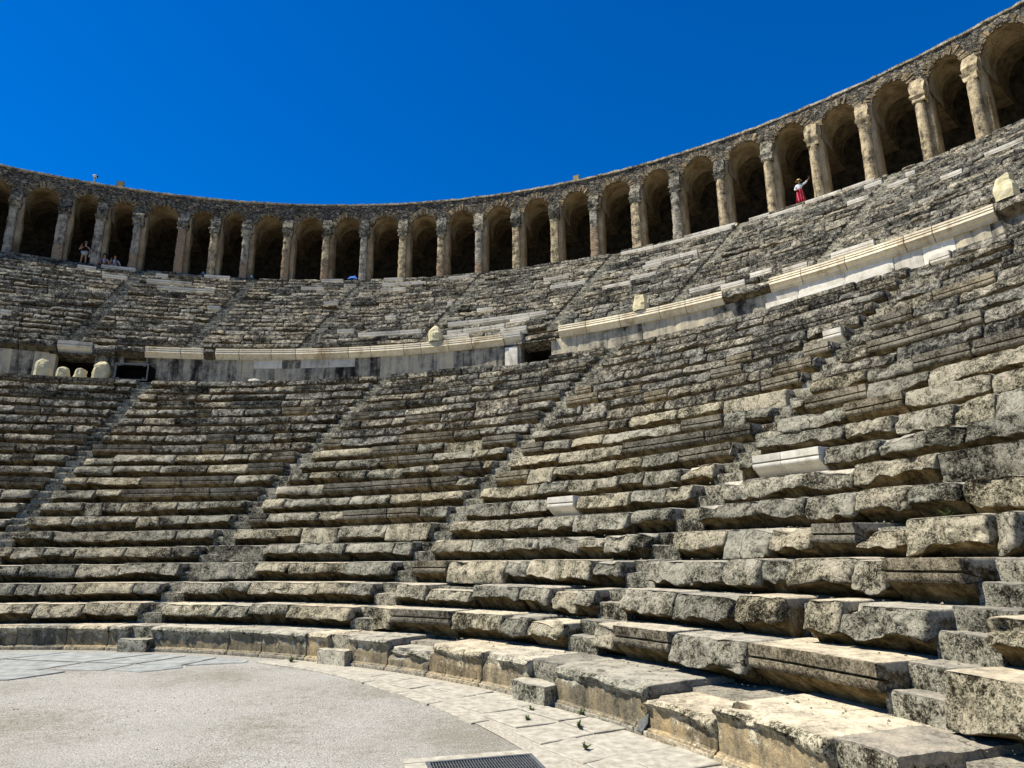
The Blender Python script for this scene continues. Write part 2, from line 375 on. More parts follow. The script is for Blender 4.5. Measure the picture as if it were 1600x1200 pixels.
    cr = np.array([p[2] for p in P]); tr = np.array([p[3] for p in P])
    l = np.minimum(s, s[-1] - s); fr = 1 - np.sqrt(np.clip(1 - (1 - np.clip(l / r, 0, 1)) ** 2, 0, 1))
    fmask = (d < D * .4)
    d += fr[:, None] * r * .9 * fmask; h -= fr[:, None] * r * .4 * (np.arange(m) < (15 if style == 'P' else 7))
    if style == 'P': d += (r0f(np.degrees(rad(ta) + (s + g) / R)) - R0)[:, None] * fmask
    if style in 'RSM':
        jd, jh, jy, jt = (x_ * (1 - .4 * calm) for x_ in (rg.uniform(-.05, .04), rg.uniform(-.022, .012), rg.uniform(-.03, .03), rg.uniform(-.02, .02)))
        d += (jd + jy * (s / s[-1] - .5) * 2)[:, None] * fmask; h += (jh + jt * (s / s[-1] - .5))[:, None] * np.clip(1 - d / D, 0, 1) ** .5 * (np.arange(m) < m - 2)
    th = rad(ta) + (s + g) / R
    def world(d, h):
        rr = R + d; return np.stack([rr * np.sin(th)[:, None], rr * np.cos(th)[:, None], Z + h], -1)
    Q = world(d, h) + seed * 3.17
    rough = np.clip(cr, .12, 1)
    n1 = fbm(Q * 3.2, 3, .55); n2 = fbm(Q * 13, 3, .6)
    k1, k2 = amps
    d += (n1 * k1 * 1.4 + n2 * k2 * 1.6) * rough * fmask
    if seg < .07 and style in 'RSP':
        n3 = fbm(Q * 27 + 5, 2); d += (n3 * .010 + np.clip(fbm(Q * 8 + 21, 2) - .18, 0, 1) * .09) * np.clip(cr, .0, 1) * fmask
    h += (fbm(Q * 2.6 + 50, 2) * k1 * .55 * (1 - .5 * calm) + fbm(Q * 15 + 9, 2) * k2 * .5) * np.clip(cr + tr * (.35 if style != 'P' else .8), 0, 1) * (fmask | ((tr > .5) & (style == 'P') & (np.arange(m) > 0))) * (np.arange(m) < m - 4) * np.where(tr > .6, .45 if style != 'P' else .9, 1)
    if style in 'RSP':   # chipped edges
        chip = np.clip(fbm(Q * 2.1 + 77, 2) - .16, 0, 1) * (.30 * (1 - .8 * calm) if style != 'P' else .22)
        top = np.exp(-((h + .05) / .10) ** 2) * fmask * (d < .2)
        d += chip * top * 1.2; h -= chip * top * .8
    V = world(d, h)
    if zlow is not None: V[..., 2] = np.maximum(V[..., 2], zlow)
    zn = np.stack([np.broadcast_to(cr, (n, m)), np.broadcast_to(tr, (n, m)), np.full((n, m), zt if zt else rg.uniform(.1, .9))], -1)
    base = mb.n
    mb.grid(V, zn, closed=True, flip=False)
    for i, sgn in ((0, 1), (n - 1, -1)):
        cpt = V[i].mean(0); cpt[:2] *= (R + .14 + (float(r0f(ta)) - R0 if style == 'P' else 0)) / np.hypot(*cpt[:2]); cpt[2] = Z - Hh * .45
        ring = base + i * m + np.arange(m); 
        mb.V.append(cpt[None]); mb.A.append(np.array([[.55, 0, zn[0, 0, 2]]])); ci = mb.n; mb.n += 1
        a, b2 = ring, np.roll(ring, -1)
        f = np.stack([a, b2, np.full(m, ci)], 1) if sgn > 0 else np.stack([b2, a, np.full(m, ci)], 1)
        mb.F.append(f)

def cdist(t, R, z):
    p = pol(R, t, z); return float(np.linalg.norm(np.array(p) - CAM))

# stairs of the lower tier: angle of the stair centre on row k
S0 = lambda k: 1.25 if k == 0 else 0
STAIRS = [lambda k: -29.0, lambda k: -8.1 - .04 * k + S0(k), lambda k: 10.9 + .10 * k + S0(k), lambda k: 32.1 + .085 * k + S0(k), lambda k: 52.4 + .14 * k + S0(k), lambda k: 71.4 + .12 * k + S0(k) * 1.3, lambda k: 92.0]
SHW = .28
def shw(R): return deg(SHW / R)

JOINTS = {  # angles of the block joints seen in the photograph, by row; letter = kind of block that starts there
 0: 'P-8 P-3.6 P.4 P4.97 P9.0 P13.9 P21.42 P25.03 P29.9 P34.6 Q38.6 P42.8 P48.05 P55.1 Q62.0 P66.4 Q74 P78 P82 P86',
 1: 'R-8 R-3.4 R.37 R4.65 R9.13 R17.65 R20.82 R24.73 R32.9 M35.29 R41.08 S45.92 R48.42 R53.11 M55.58 R59.54 M64.09 R70 S77 R81 R86',
 2: 'R-8 R-6 R-2.96 R-1.06 R2.14 R7.58 R12.4 R15.93 R18.81 R25.71 R28.95 R33.1 R36.58 R40.93 R45.25 R47.92 R50.2 R53.68 R57.56 S61.33 G64.02 R65.3 R66.92 R72 M77.5 R81 R86',
 3: 'R-8 R-5.81 R-4.23 R.7 R4.73 R12.1 R17.62 R20.87 R26.71 M32.93 R36.65 R42.01 R44.12 R49.4 R54.3 R58.97 R61.08 S62.57 R65.9 M67.49 R72 R77 R82 R86',
 4: 'R-8 R-6.16 R-3.51 R-.88 R3.56 R7.82 R12.53 R16.91 R20.14 R24.84 R29.65 R33.63 R37.16 R39.64 R43.35 R46.71 R48.68 S51 R54.4 R57.36 R60.07 M62.53 R64.75 R66.84 R70.11 R76 R81 R86',
 5: 'R-8 R-7.09 R-4.18 R3.26 R6.8 R12.58 R16.76 R18.84 R22.5 R27.35 R33.6 R35.65 S39.17 R41.78 R44.63 S49.1 R54.54 R57.89 S60.65 S63.33 S65.75 R67.89 R76 R81 R86',
 6: 'R33.6 R37.69 W41.16 R43.38 R47.71 R50.46 R54.2 R58.15 R61.94 R65.83 R76'}
SPECIAL = {7: [(55.24, 57.0, 'W'), (57.0, 59.2, 'W')], 8: [(48.84, 52.6, 'M'), (3.05, 6.3, 'M')], 9: [(27.3, 31.2, 'M'), (58.5, 61.5, 'M')], 10: [(55.2, 58.7, 'M'), (46.96, 49.86, 'M')],
           11: [(60.35, 63.02, 'M'), (63.1, 66, 'M')], 12: [(50.7, 53.2, 'M')], 13: [(50.8, 53.3, 'M')], 14: [(52.0, 53.6, 'M')], 15: [(52.6, 53.7, 'W')], 16: [(58, 61, 'M')], 17: [(50, 53.7, 'M')], 19: [(14.3, 16.5, 'M')], 20: [(55.9, 56.9, 'W')]}

def row_blocks(k, a, b):
    """(ta, tb, style) of the blocks of row k between the angles a and b"""
    R = Rl(k); out = []
    js = []
    if k in JOINTS:
        js = [(float(w[1:]), w[0]) for w in JOINTS[k].split()]
    cuts = [x for x in js if a - .01 <= x[0] < b]
    prev = [x for x in js if x[0] < a - .01]
    if js and (cuts or prev) and not (k == 6 and b < 33):
        seq = []
        if prev: seq.append((a, prev[-1][1]))
        for c in cuts:
            if seq and abs(c[0] - seq[-1][0]) * R * math.pi / 180 < .22: seq[-1] = (seq[-1][0], c[1]); continue
            seq.append(c)
        if not seq or seq[0][0] > a + .05: seq.insert(0, (a, 'R')) if not seq or (seq[0][0] - a) * R * .01745 > .25 else seq.__setitem__(0, (a, seq[0][1]))
        for i, (t, st) in enumerate(seq):
            out.append((t, seq[i + 1][0] if i + 1 < len(seq) else b, st))
        if len(out) > 1 and (out[-1][1] - out[-1][0]) * R * .01745 < .25:
            l = out.pop(); out[-1] = (out[-1][0], l[1], out[-1][2])
        return out
    sp = sorted(x for x in SPECIAL.get(k, []) if x[0] >= a - .6 and x[1] <= b + .8)
    rg = random.Random(k * 131 + int(a * 10)); t = a
    pm = .10 if k < 8 else .19
    def fill(x, y):
        t = x
        while t < y - .01:
            w = deg(rg.choice([rg.uniform(.5, 1.0), rg.uniform(.8, 1.6), rg.uniform(1.2, 2.3)]) / R)
            if y - t - w < deg(.5 / R): w = y - t
            st = 'M' if rg.random() < pm else ('S' if rg.random() < .22 else 'R')
            
            out.append((t, t + w, st)); t += w
    for x, y, st in sp:
        x = max(x, a); y = min(y, b); fill(t, x); out.append((x, y, st)); t = y
    fill(t, b); return out

def annular(mb, pts, ta, tb, step, zone=(1, 0, .5), amp=.0):
    """a sheet swept round the centre: pts = [(R, z)...] from outside in"""
    n = max(2, int(abs(rad(tb - ta)) * pts[0][0] / step) + 1)
    th = np.radians(np.linspace(ta, tb, n))
    P = np.stack([np.stack([R * np.sin(th), R * np.cos(th), np.full(n, z)], -1) for R, z in pts], 1)
    if amp: 
        dn = fbm(P * 2.3, 3) * amp; P[..., 2] += dn
    mb.grid(P, np.tile(zone, (n * len(pts), 1)))

LABELS_L = ['lower wedge of worn seats at the left edge, below the four pale yellow bundles',
            'lower wedge of dark grey seats behind the pale blue-grey paving, right of the black cabinet',
            'lower wedge of grey seats at centre left, below the pale bundle on the cream cornice',
            'lower wedge of grey seats at centre below the terrace doorway, with one small white block',
            'lower wedge of big worn seats at right, holding the long white marble block',
            'lower wedge of large blocks cut off by the right edge, beside the nearest stair']

for w in range(6):
    sa, sb = STAIRS[w], STAIRS[w + 1]
    A = lambda k: max(sa(k) + shw(Rl(k)), TH0); B = lambda k: min(sb(k) - shw(Rl(k)), TH1)
    mid = .5 * (A(10) + B(10)); org = pol(R0 + .4, mid, 0)
    root = thing('seating_wedge', LABELS_L[w], 'stone seating', org, 'wedges of seats in the lower tier')
    nb = 0
    for k in range(1, 21):
        R, z = Rl(k), Zl(k); D = (Rl(k + 1) - R) + .30
        bl = row_blocks(k, A(k), B(k))
        mb = MB()
        annular(mb, [(Rl(k + 1) + .45, z - .06), (R + .34, z - .06), (R + .34, z - RISE - .05)], A(k), B(k), .12, (.85, .0, .3), .03)
        split = nb + len(bl) <= 99 and k <= 16
        row = mb.build('seat_row', M_LOW if k < 12 else M_UP, root) if split else None
        for j, (ta, tb, st) in enumerate(bl):
            if st == 'G': continue
            c = .5 * (ta + tb); ds = cdist(c, R, z); seg = min(max(ds * .0034, .022), .10)
            nc = 11 if ds < 11 else (8 if ds < 18 else 6)
            m2 = mb if not split and st != 'W' else MB()
            drop = 0.
            if st == 'R' and rnd.random() < .05: drop = rnd.uniform(.03, .10)
            block(m2, ta, tb, R, z, RISE, D, st, w * 1000 + k * 40 + j, seg, nc, drop=drop, zt=(.80 if w == 5 and k < 3 else 0), calm=min(1., max(0., (ds - 8) / 9)))
            if split or st == 'W':
                mat = {'M': M_MOULD, 'W': M_WHITE}.get(st, M_LOW if k < 12 else M_UP)
                par = row if split else root
                ob = m2.build('seat_block', mat, par, angle=(34 if st in 'MW' else 62))
                if st == 'M': ob['label'] = 'block still keeping its grooved moulding and hollow underside'
                if st == 'W': ob['label'] = 'clean white marble replacement block with grooves'
                nb += 1
        if not split: mb.build('seat_row', M_UP, root, angle=55)

# podium at the foot of the seats
pod = thing('podium_wall', 'low tan podium wall of upright blocks with a base moulding along the orchestra floor', 'podium wall', pol(R0, 40, 0))
for w in range(6):
    sa, sb = STAIRS[w](0), STAIRS[w + 1](0)
    a, b = max(sa + shw(R0), TH0), min(sb - shw(R0), TH1)
    for j, (ta, tb, st) in enumerate(row_blocks(0, a, b)):
        ds = cdist(.5 * (ta + tb), R0, .3); seg = min(max(ds * .0034, .02), .09)
        mb = MB(); block(mb, ta, tb, R0, Z0, Z0, TREAD0 + .3, 'P', 9000 + w * 50 + j, seg, 12, drop=.12 if st == 'Q' else 0.)
        ob = mb.build('podium_block', M_POD, pod, angle=50)
        if st == 'Q': ob['label'] = 'lower block with its broken top sunk below its neighbours'
mb = MB(); annular(mb, [(R0 + 1.5, Z0 - .07), (R0 + .65, Z0 - .07), (R0 + .65, 0)], TH0, TH1, .12, (.7, .6, .5), .03); mb.build('podium_core', M_LOW, pod)

# stairs of the lower tier
def step_box(mb, tc, hw, Ra, Rb, zb, zt, seed, seg=.06, amp=.018):
    """a worn slab: front at Ra, back at Rb"""
    w = 2 * hw; ns = max(3, int(w / seg)); nd = max(3, int((Rb - Ra) / seg)); nh = max(3, int((zt - zb) / seg))
    s = np.linspace(-hw, hw, ns)
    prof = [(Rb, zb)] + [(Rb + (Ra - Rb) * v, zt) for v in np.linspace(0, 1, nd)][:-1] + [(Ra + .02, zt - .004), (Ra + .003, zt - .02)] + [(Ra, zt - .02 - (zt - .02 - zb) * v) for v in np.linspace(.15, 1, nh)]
    prof = np.array(prof); m = len(prof)
    th = rad(tc) + s / Ra
    P = np.stack([prof[None, :, 0] * np.sin(th)[:, None], prof[None, :, 0] * np.cos(th)[:, None], np.broadcast_to(prof[None, :, 1], (ns, m))], -1)
    q = P + seed * 1.7; nn = fbm(q * 4, 3) * amp + fbm(q * 16, 2) * amp * .5
    mask = np.ones(m); mask[0] = 0; mask[-1] = .3
    P[..., 2] += nn * mask; rr = 1 + (fbm(q * 5 + 40, 3) * amp * 1.3 * mask) / Ra; P[..., 0] *= rr; P[..., 1] *= rr
    istop = np.concatenate([[0], np.ones(nd + 0), [.3], np.zeros(m - nd - 2)])[:m]
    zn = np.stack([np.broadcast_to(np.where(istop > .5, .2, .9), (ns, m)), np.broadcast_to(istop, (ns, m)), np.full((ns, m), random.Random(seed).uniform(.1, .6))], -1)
    base = mb.n; mb.grid(P, zn)
    mb.F.append(np.array([[base + j for j in range(m)]])); mb.F.append(np.array([[base + (ns - 1) * m + j for j in range(m)][::-1]]))

LST = [None, 'far left stair of the lower tier, climbing to the black cabinet',
       'lower stair climbing from the bluish slabs towards the white stone fragments',
       'narrow lower stair at the centre, climbing to the wall right of the doorway',
       'right-hand stair of the lower tier, climbing past the left end of the long white block',
       'nearest stair of large steps at the lower right corner']
for w in range(1, 6):
    f = STAIRS[w]; root = thing('stairway', LST[w], 'stairs', pol(R0 - .2, f(0), 0), 'stairs of the lower tier')
    for k in range(0, 21):
        R, z = Rl(k), Zl(k); hw = SHW + .03; zb = z - (RISE if k else Z0); ds = cdist(f(k), R, z); seg = min(max(ds * .005, .03), .12)
        d0 = (-.17 if k == 0 else .04); half = zb + (.25 if k == 0 else .225) + rnd.uniform(-.02, .02)
        mb = MB(); step_box(mb, f(k) + rnd.uniform(-.15, .15), hw + (.05 if k == 0 else 0), (float(r0f(f(0))) if k == 0 else R) + d0 + rnd.uniform(-.03, .03), R + .66, zb - .02, half, w * 100 + k, seg); mb.build('step', M_POD if k == 0 else M_STEP, root, angle=45)
        mb = MB(); step_box(mb, f(k), hw, (float(r0f(f(0))) + .12 if k == 0 else R + .30), Rl(k + 1) + .34, zb - .02, z + rnd.uniform(-.012, .004), w * 100 + k + 50, seg); mb.build('step', M_STEP, root, angle=45)

# ------------------------------------------------------------------ upper tier
US = [-39.5, -28.5, -17.9, -8.4, 1.8, 13.0, 25.0, 35.6, 46.2, 56.6, 67.0]
WHITE_U = [(19,-22.6,-21.2),(20,-21.0,-17.9),(17,-20.3,-17.5),(17,-16.8,-13.1),(19,-16.5,-15.5),(15,-15.5,-10.7),(20,-12.7,-10.5),(20,-2.3,-0.3),(18,0.2,2.4),(17,-3.5,-1.4),(20,3.5,5.3),(18,3.8,7.9),(16,4.1,6.5),(19,9.9,11.9),(12,-0.2,1.2),(7,7.1,8.1),(10,12.0,13.4),(7,15.7,17.2),(4,3.6,5.2),(3,5.9,11.9),(10,-10.0,-8.9),(5,-24.7,-23.9),(2,17.8,20.1),(2,14.7,17.8),(4,14.0,20.0),(4,20.0,23.2),(1,20.1,22.5),(14,19.9,22.2),(11,21.3,24.5),(8,26.8,29.3),(9,29.0,31.2),(19,25.7,28.5),(19,28.5,31.2),(12,29.2,30.8),(13,29.2,33.5),(2,36.0,39.0),(1,39.0,40.8),(2,40.8,42.4),(20,30.9,35.0),(18,44.6,46.1),(15,46.3,48.0),(17,47.4,48.0),(14,44.3,46.0),(11,50.7,51.9),(13,52.7,54.7),(19,37.7,40.2),(20,40.2,42.7),(1,43.5,45.2),(2,46.0,47.1),(1,46.4,49.5),(1,14.5,17.2),(3,20.2,22.0),(20,35.4,37.6),(19,31.2,34.9),(20,42.8,44.9)]
ULAB = ['upper wedge of seats cut off by the left edge of the photo', 'upper wedge of dark lichened seats below the seated and standing people',
        'upper wedge of dark seats above the black cabinet', 'upper wedge of grey seats above the fallen white fragments', 'upper wedge of grey seats left of the bundle on the cornice, under the blue cloth',
        'upper wedge of grey seats with long white rows just above the cornice', 'upper wedge of grey seats behind the pale bundle at the middle right of the cornice',
        'upper wedge of grey seats directly below the person in the red skirt', 'upper wedge of grey seats above the white marble wall facing', 'upper wedge of seats cut off by the right edge, behind the largest bundle']
def ushw(R): return deg(.33 / R)
for w in range(10):
    a0, b0 = US[w], US[w + 1]
    root = thing('seating_wedge', ULAB[w], 'stone seating', pol(Ru(1), .5 * (a0 + b0), Zu(0)), 'wedges of seats in the upper tier')
    for k in range(1, 21):
        R, z = Ru(k), Zu(k); D = TU + (.30 if k < 20 else .7); a, b = a0 + ushw(R), b0 - ushw(R)
        mb = MB(); rg = random.Random(w * 77 + k)
        annular(mb, [(R + D + .05, z - .03), (R + .3, z - .03), (R + .3, z - SU - .05)], a, b, .35, (.6, .3, .4), .01)
        wh = sorted((max(x[1], a), min(x[2], b)) for x in WHITE_U if x[0] == k and x[1] < b - .4 and x[2] > a + .4)
        wr = []
        for x, y in wh:
            if wr and x < wr[-1][1]: x = wr[-1][1]
            if y - x > .3: wr.append((x, y))
        segs, t = [], a
        def fill(x, y):
            t = x
            while t < y - .02:
                ww = deg(rg.choice([rg.uniform(.5, 1.1), rg.uniform(.9, 2.0)]) / R)
                if y - t - ww < deg(.45 / R): ww = y - t
                segs.append((t, t + ww)); t += ww
        for x, y in wr: fill(t, x); t = y
        fill(t, b)
        ds = cdist(.5 * (a + b), R, z); seg = min(max(ds * .0032, .06), .13)
        for j, (x, y) in enumerate(segs):
            if rg.random() < .012 and 1 < k < 20: continue
            st = 'M' if rg.random() < .12 else ('S' if rg.random() < .3 else 'R')
            block(mb, x, y, R, z, SU, D, st, 20000 + w * 1000 + k * 40 + j, seg, 5, drop=rg.uniform(.04, .11) if rg.random() < .05 else 0, calm=.8)
        row = mb.build('seat_row', M_UP, root, angle=60)
        for j, (x, y) in enumerate(wr):
            n = max(1, round(rad(y - x) * R / 1.1))
            for i in range(n):
                m2 = MB(); block(m2, x + (y - x) * i / n, x + (y - x) * (i + 1) / n, R, z, SU, D, 'W', 31000 + w * 900 + k * 30 + j * 8 + i, .2, 5)
                ob = m2.build('seat_block', M_WHITE, row, angle=34); ob['label'] = 'clean white marble replacement block'
USL = [None, 'upper stair nearest the left edge, left of the standing person', 'upper stair right of the two seated people', 'upper stair second to the right of the seated people, above the black cabinet',
       'upper stair between the white fragments and the blue cloth', 'upper stair left of the pale bundle standing alone on the left cornice', 'upper stair ending at the doorway in the terrace wall', 'upper stair right of the middle cornice bundle, with long dark side',
       'upper stair right of the person in the red skirt', 'upper stair behind the largest bundle at the right edge']
for w in range(1, 10):
    root = thing('stairway', USL[w], 'stairs', pol(Ru(0), US[w], Zu(0)), 'stairs of the upper tier')
    for k in range(1, 21):
        R, z = Ru(k), Zu(k); zb = z - SU
        mb = MB(); step_box(mb, US[w], .38, R - .07, R + .34, zb - .02, zb + .215, 4000 + w * 60 + k, .12); mb.build('step', M_STEP, root, angle=45)
        mb = MB(); step_box(mb, US[w], .38, R + .24, R + TU + .3, zb - .02, z - .01, 4000 + w * 60 + k + 30, .12); mb.build('step', M_STEP, root, angle=45)

# ------------------------------------------------------------------ terrace (diazoma): walk and wall
mb = MB(); annular(mb, [(RWALL + .1, Zl(20) - .02), (29, Zl(20) - .02), (Rl(21) + .2, Zl(20) - .02)], TH0 - 6, TH1, .4, (.1, 1, .5), .02)
tw = mb.build('path', M_STEP); tw['kind'] = 'structure'
wall = thing('terrace_wall', 'stained retaining wall with a cream marble cornice between the two tiers of seats', 'retaining wall', pol(RWALL, 15, Zl(20)))
DOORS = [(-18.95, -16.0), (22.2, 24.9)]
ZW = 11.43
def wblock(ta, tb, za, zb, mat, seed, proud=0., name='wall_block', label=None):
    mb = MB(); L = rad(tb - ta) * RWALL; n = max(4, int(L / .12)); mz = max(4, int((zb - za) / .12)); g = .006 / RWALL
    th = np.linspace(rad(ta) + g, rad(tb) - g, n); zz = np.linspace(zb - .004, za + .002, mz)
    Rr = np.full((n, mz), RWALL - proud); ex = np.minimum(np.arange(n), np.arange(n)[::-1])[:, None]; ez = np.minimum(np.arange(mz), np.arange(mz)[::-1])[None]
    P0 = np.stack([Rr * np.sin(th)[:, None], Rr * np.cos(th)[:, None], np.broadcast_to(zz, (n, mz))], -1)
    sm = mat in (M_WHITE, M_CREAM)
    Rr = Rr + fbm(P0 * 2.5 + seed, 3) * (.004 if sm else .035) + ((ex == 0) | (ez == 0)) * .02
    Q = np.stack([Rr * np.sin(th)[:, None], Rr * np.cos(th)[:, None], np.broadcast_to(zz, (n, mz))], -1)
    B = np.array([[ [ (RWALL+.5)*math.sin(t), (RWALL+.5)*math.cos(t), z] for z in (zb - .004, za + .002)] for t in th])
    full = np.concatenate([B[:, :1], Q, B[:, 1:]], 1); tint = random.Random(seed).uniform(0, 1)
    base = mb.n; m = mz + 2
    mb.grid(full, np.tile([1, 0, tint], (n * m, 1)), closed=True)
    mb.F.append(np.array([[base + j for j in range(m)]])); mb.F.append(np.array([[base + (n - 1) * m + j for j in range(m)][::-1]]))
    ob = mb.build(name, mat, wall, angle=40)
    if label: ob['label'] = label
zb0 = Zl(20) - .05
t = TH0 - 6; i = 0; rg = random.Random(3)
edges = []
stops = sorted([d[0] for d in DOORS] + [d[1] for d in DOORS] + [-13.7, -11.9, -2.6, 6.7, 42.4, 50.6, 54.0])
while t < 72:
    nx = t + deg(rg.uniform(.8, 1.7) / RWALL)
    for s in stops:
        if t < s - .05 and nx > s - 1.0: nx = s; break
    if not any(t >= d[0] - .02 and nx <= d[1] + .02 for d in DOORS): edges.append((t, nx))
    t = nx
for i, (a, b) in enumerate(edges):
    if -2.7 < a and b < 6.8:
        wblock(a, b, zb0, 11.0, M_WALL, 50 + i); wblock(a, b, 11.0, ZW, M_WHITE if a > 1.5 or a < -1.6 else M_WALL, 150 + i, .01, label='clean white marble facing panel' if a > 1.5 or a < -1.6 else None)
    elif 42.3 < a and b < 54.1:
        if b < 50.7:
            wblock(a, b, zb0, 10.45, M_WALL, 50 + i); wblock(a, b, 10.45, 11.0, M_WHITE, 150 + i, .20, label='white marble facing panel standing proud of the wall'); wblock(a, b, 11.0, 11.43, M_WHITE, 250 + i, .03)
        else: wblock(a, b, zb0, ZW, M_WHITE, 150 + i, .0, label='tall white marble facing panel')
    elif -13.75 < a and b < -11.85:
        wblock(a, b, zb0, 11.0, M_WALL, 50 + i)
    else: wblock(a, b, zb0, ZW, M_WALL, 50 + i)
# sloping white coping on the proud panels
# cornice
CORN = [(-33.5, -18.9, 'G'), (-18.9, -16.2, 'U'), (-16.2, -12.0, 'G'), (-12.0, -7.0, 'C'), (-7.0, -6.0, 'G'), (-6.0, 20.7, 'C'), (20.7, 22.3, 'U'), (22.3, 25.7, 'L'), (25.7, 39.4, 'C'), (39.4, 42.8, 'G'), (42.8, 56.3, 'C'), (56.3, 72, 'G')]
rg = random.Random(8); i = 0
for a, b, kd in CORN:
    n = max(1, round(rad(b - a) * RD / 1.35)); cuts = [a + (b - a) * (j + (rg.uniform(-.22, .22) if 0 < j < n else 0)) / n for j in range(n + 1)]
    for x, y in zip(cuts, cuts[1:]):
        i += 1; mb = MB(); z = ZD
        if kd == 'C': block(mb, x, y, RD, z, .52, .85, 'C', 700 + i, .15, 6); ob = mb.build('cornice_block', M_CREAM, wall, angle=30)
        elif kd == 'U': block(mb, x, y, RD + .1, z + .02, .5, .8, 'W', 700 + i, .15, 6); ob = mb.build('cornice_block', M_WHITE, wall, angle=34); ob['label'] = 'white marble block above the doorway'
        elif kd == 'L': block(mb, x, y, RD + .35, z - .12, .40, .6, 'R', 700 + i, .10, 6); ob = mb.build('cornice_block', M_UP, wall, angle=60); ob['label'] = 'dark broken block above the doorway'
        else: block(mb, x, y, RD + .08, z, .52, .8, 'S', 700 + i, .10, 7); ob = mb.build('cornice_block', M_UP, wall, angle=60); ob['label'] = 'dark eroded cornice block'
mb = MB(); annular(mb, [(RD + .95, ZD - .05), (RD + .35, ZD - .05)], TH0 - 6, 72, .4, (.5, .5, .4)); annular(mb, [(RWALL + .5, ZW), (RWALL + .5, zb0)], TH0 - 6, DOORS[0][0], .4); annular(mb, [(RWALL + .5, ZW), (RWALL + .5, zb0)], DOORS[0][1], DOORS[1][0], .4); annular(mb, [(RWALL + .5, ZW), (RWALL + .5, zb0)], DOORS[1][1], 72, .4)
mb.build('wall_core', M_WALL, wall)
for di, (a, b) in enumerate(DOORS):
    mb = MB(); A1, B1 = pol(RWALL + .45, a), pol(RWALL + .45, b); A2, B2 = pol(RWALL + 4, a), pol(RWALL + 4, b); zt = ZW - .12
    c = [(A1, 0), (A2, 0), (B2, 0), (B1, 0)]
    lo = [(p.x, p.y, zb0) for p, _ in c]; hi = [(p.x, p.y, zt) for p, _ in c]
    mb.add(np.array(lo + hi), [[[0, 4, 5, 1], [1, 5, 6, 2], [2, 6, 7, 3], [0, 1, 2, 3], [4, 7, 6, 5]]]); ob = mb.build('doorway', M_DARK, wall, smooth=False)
    ob['label'] = ['dark doorway behind the four pale bundles', 'dark doorway below the dark broken cornice block'][di]
    n = 5
    for j in range(n):   # lintel slabs
        mb = MB(); x, y = a - .5 + (b - a + 1) * j / n, a - .5 + (b - a + 1) * (j + 1) / n - .05
        annular(mb, [(RWALL + .9, ZW), (RWALL - .13, ZW), (RWALL - .15, ZW - .06), (RWALL + .9, ZW - .20)], x, y, .15, (1, .2, .2 + .1 * j), .01); mb.build('lintel_slab', M_UP, ob, angle=35)
# pale jamb slab left of the right doorway
wblock(20.75, 21.9, zb0, 11.30, M_WHITE, 990, .09, 'door_jamb', 'pale grey slab beside the doorway')

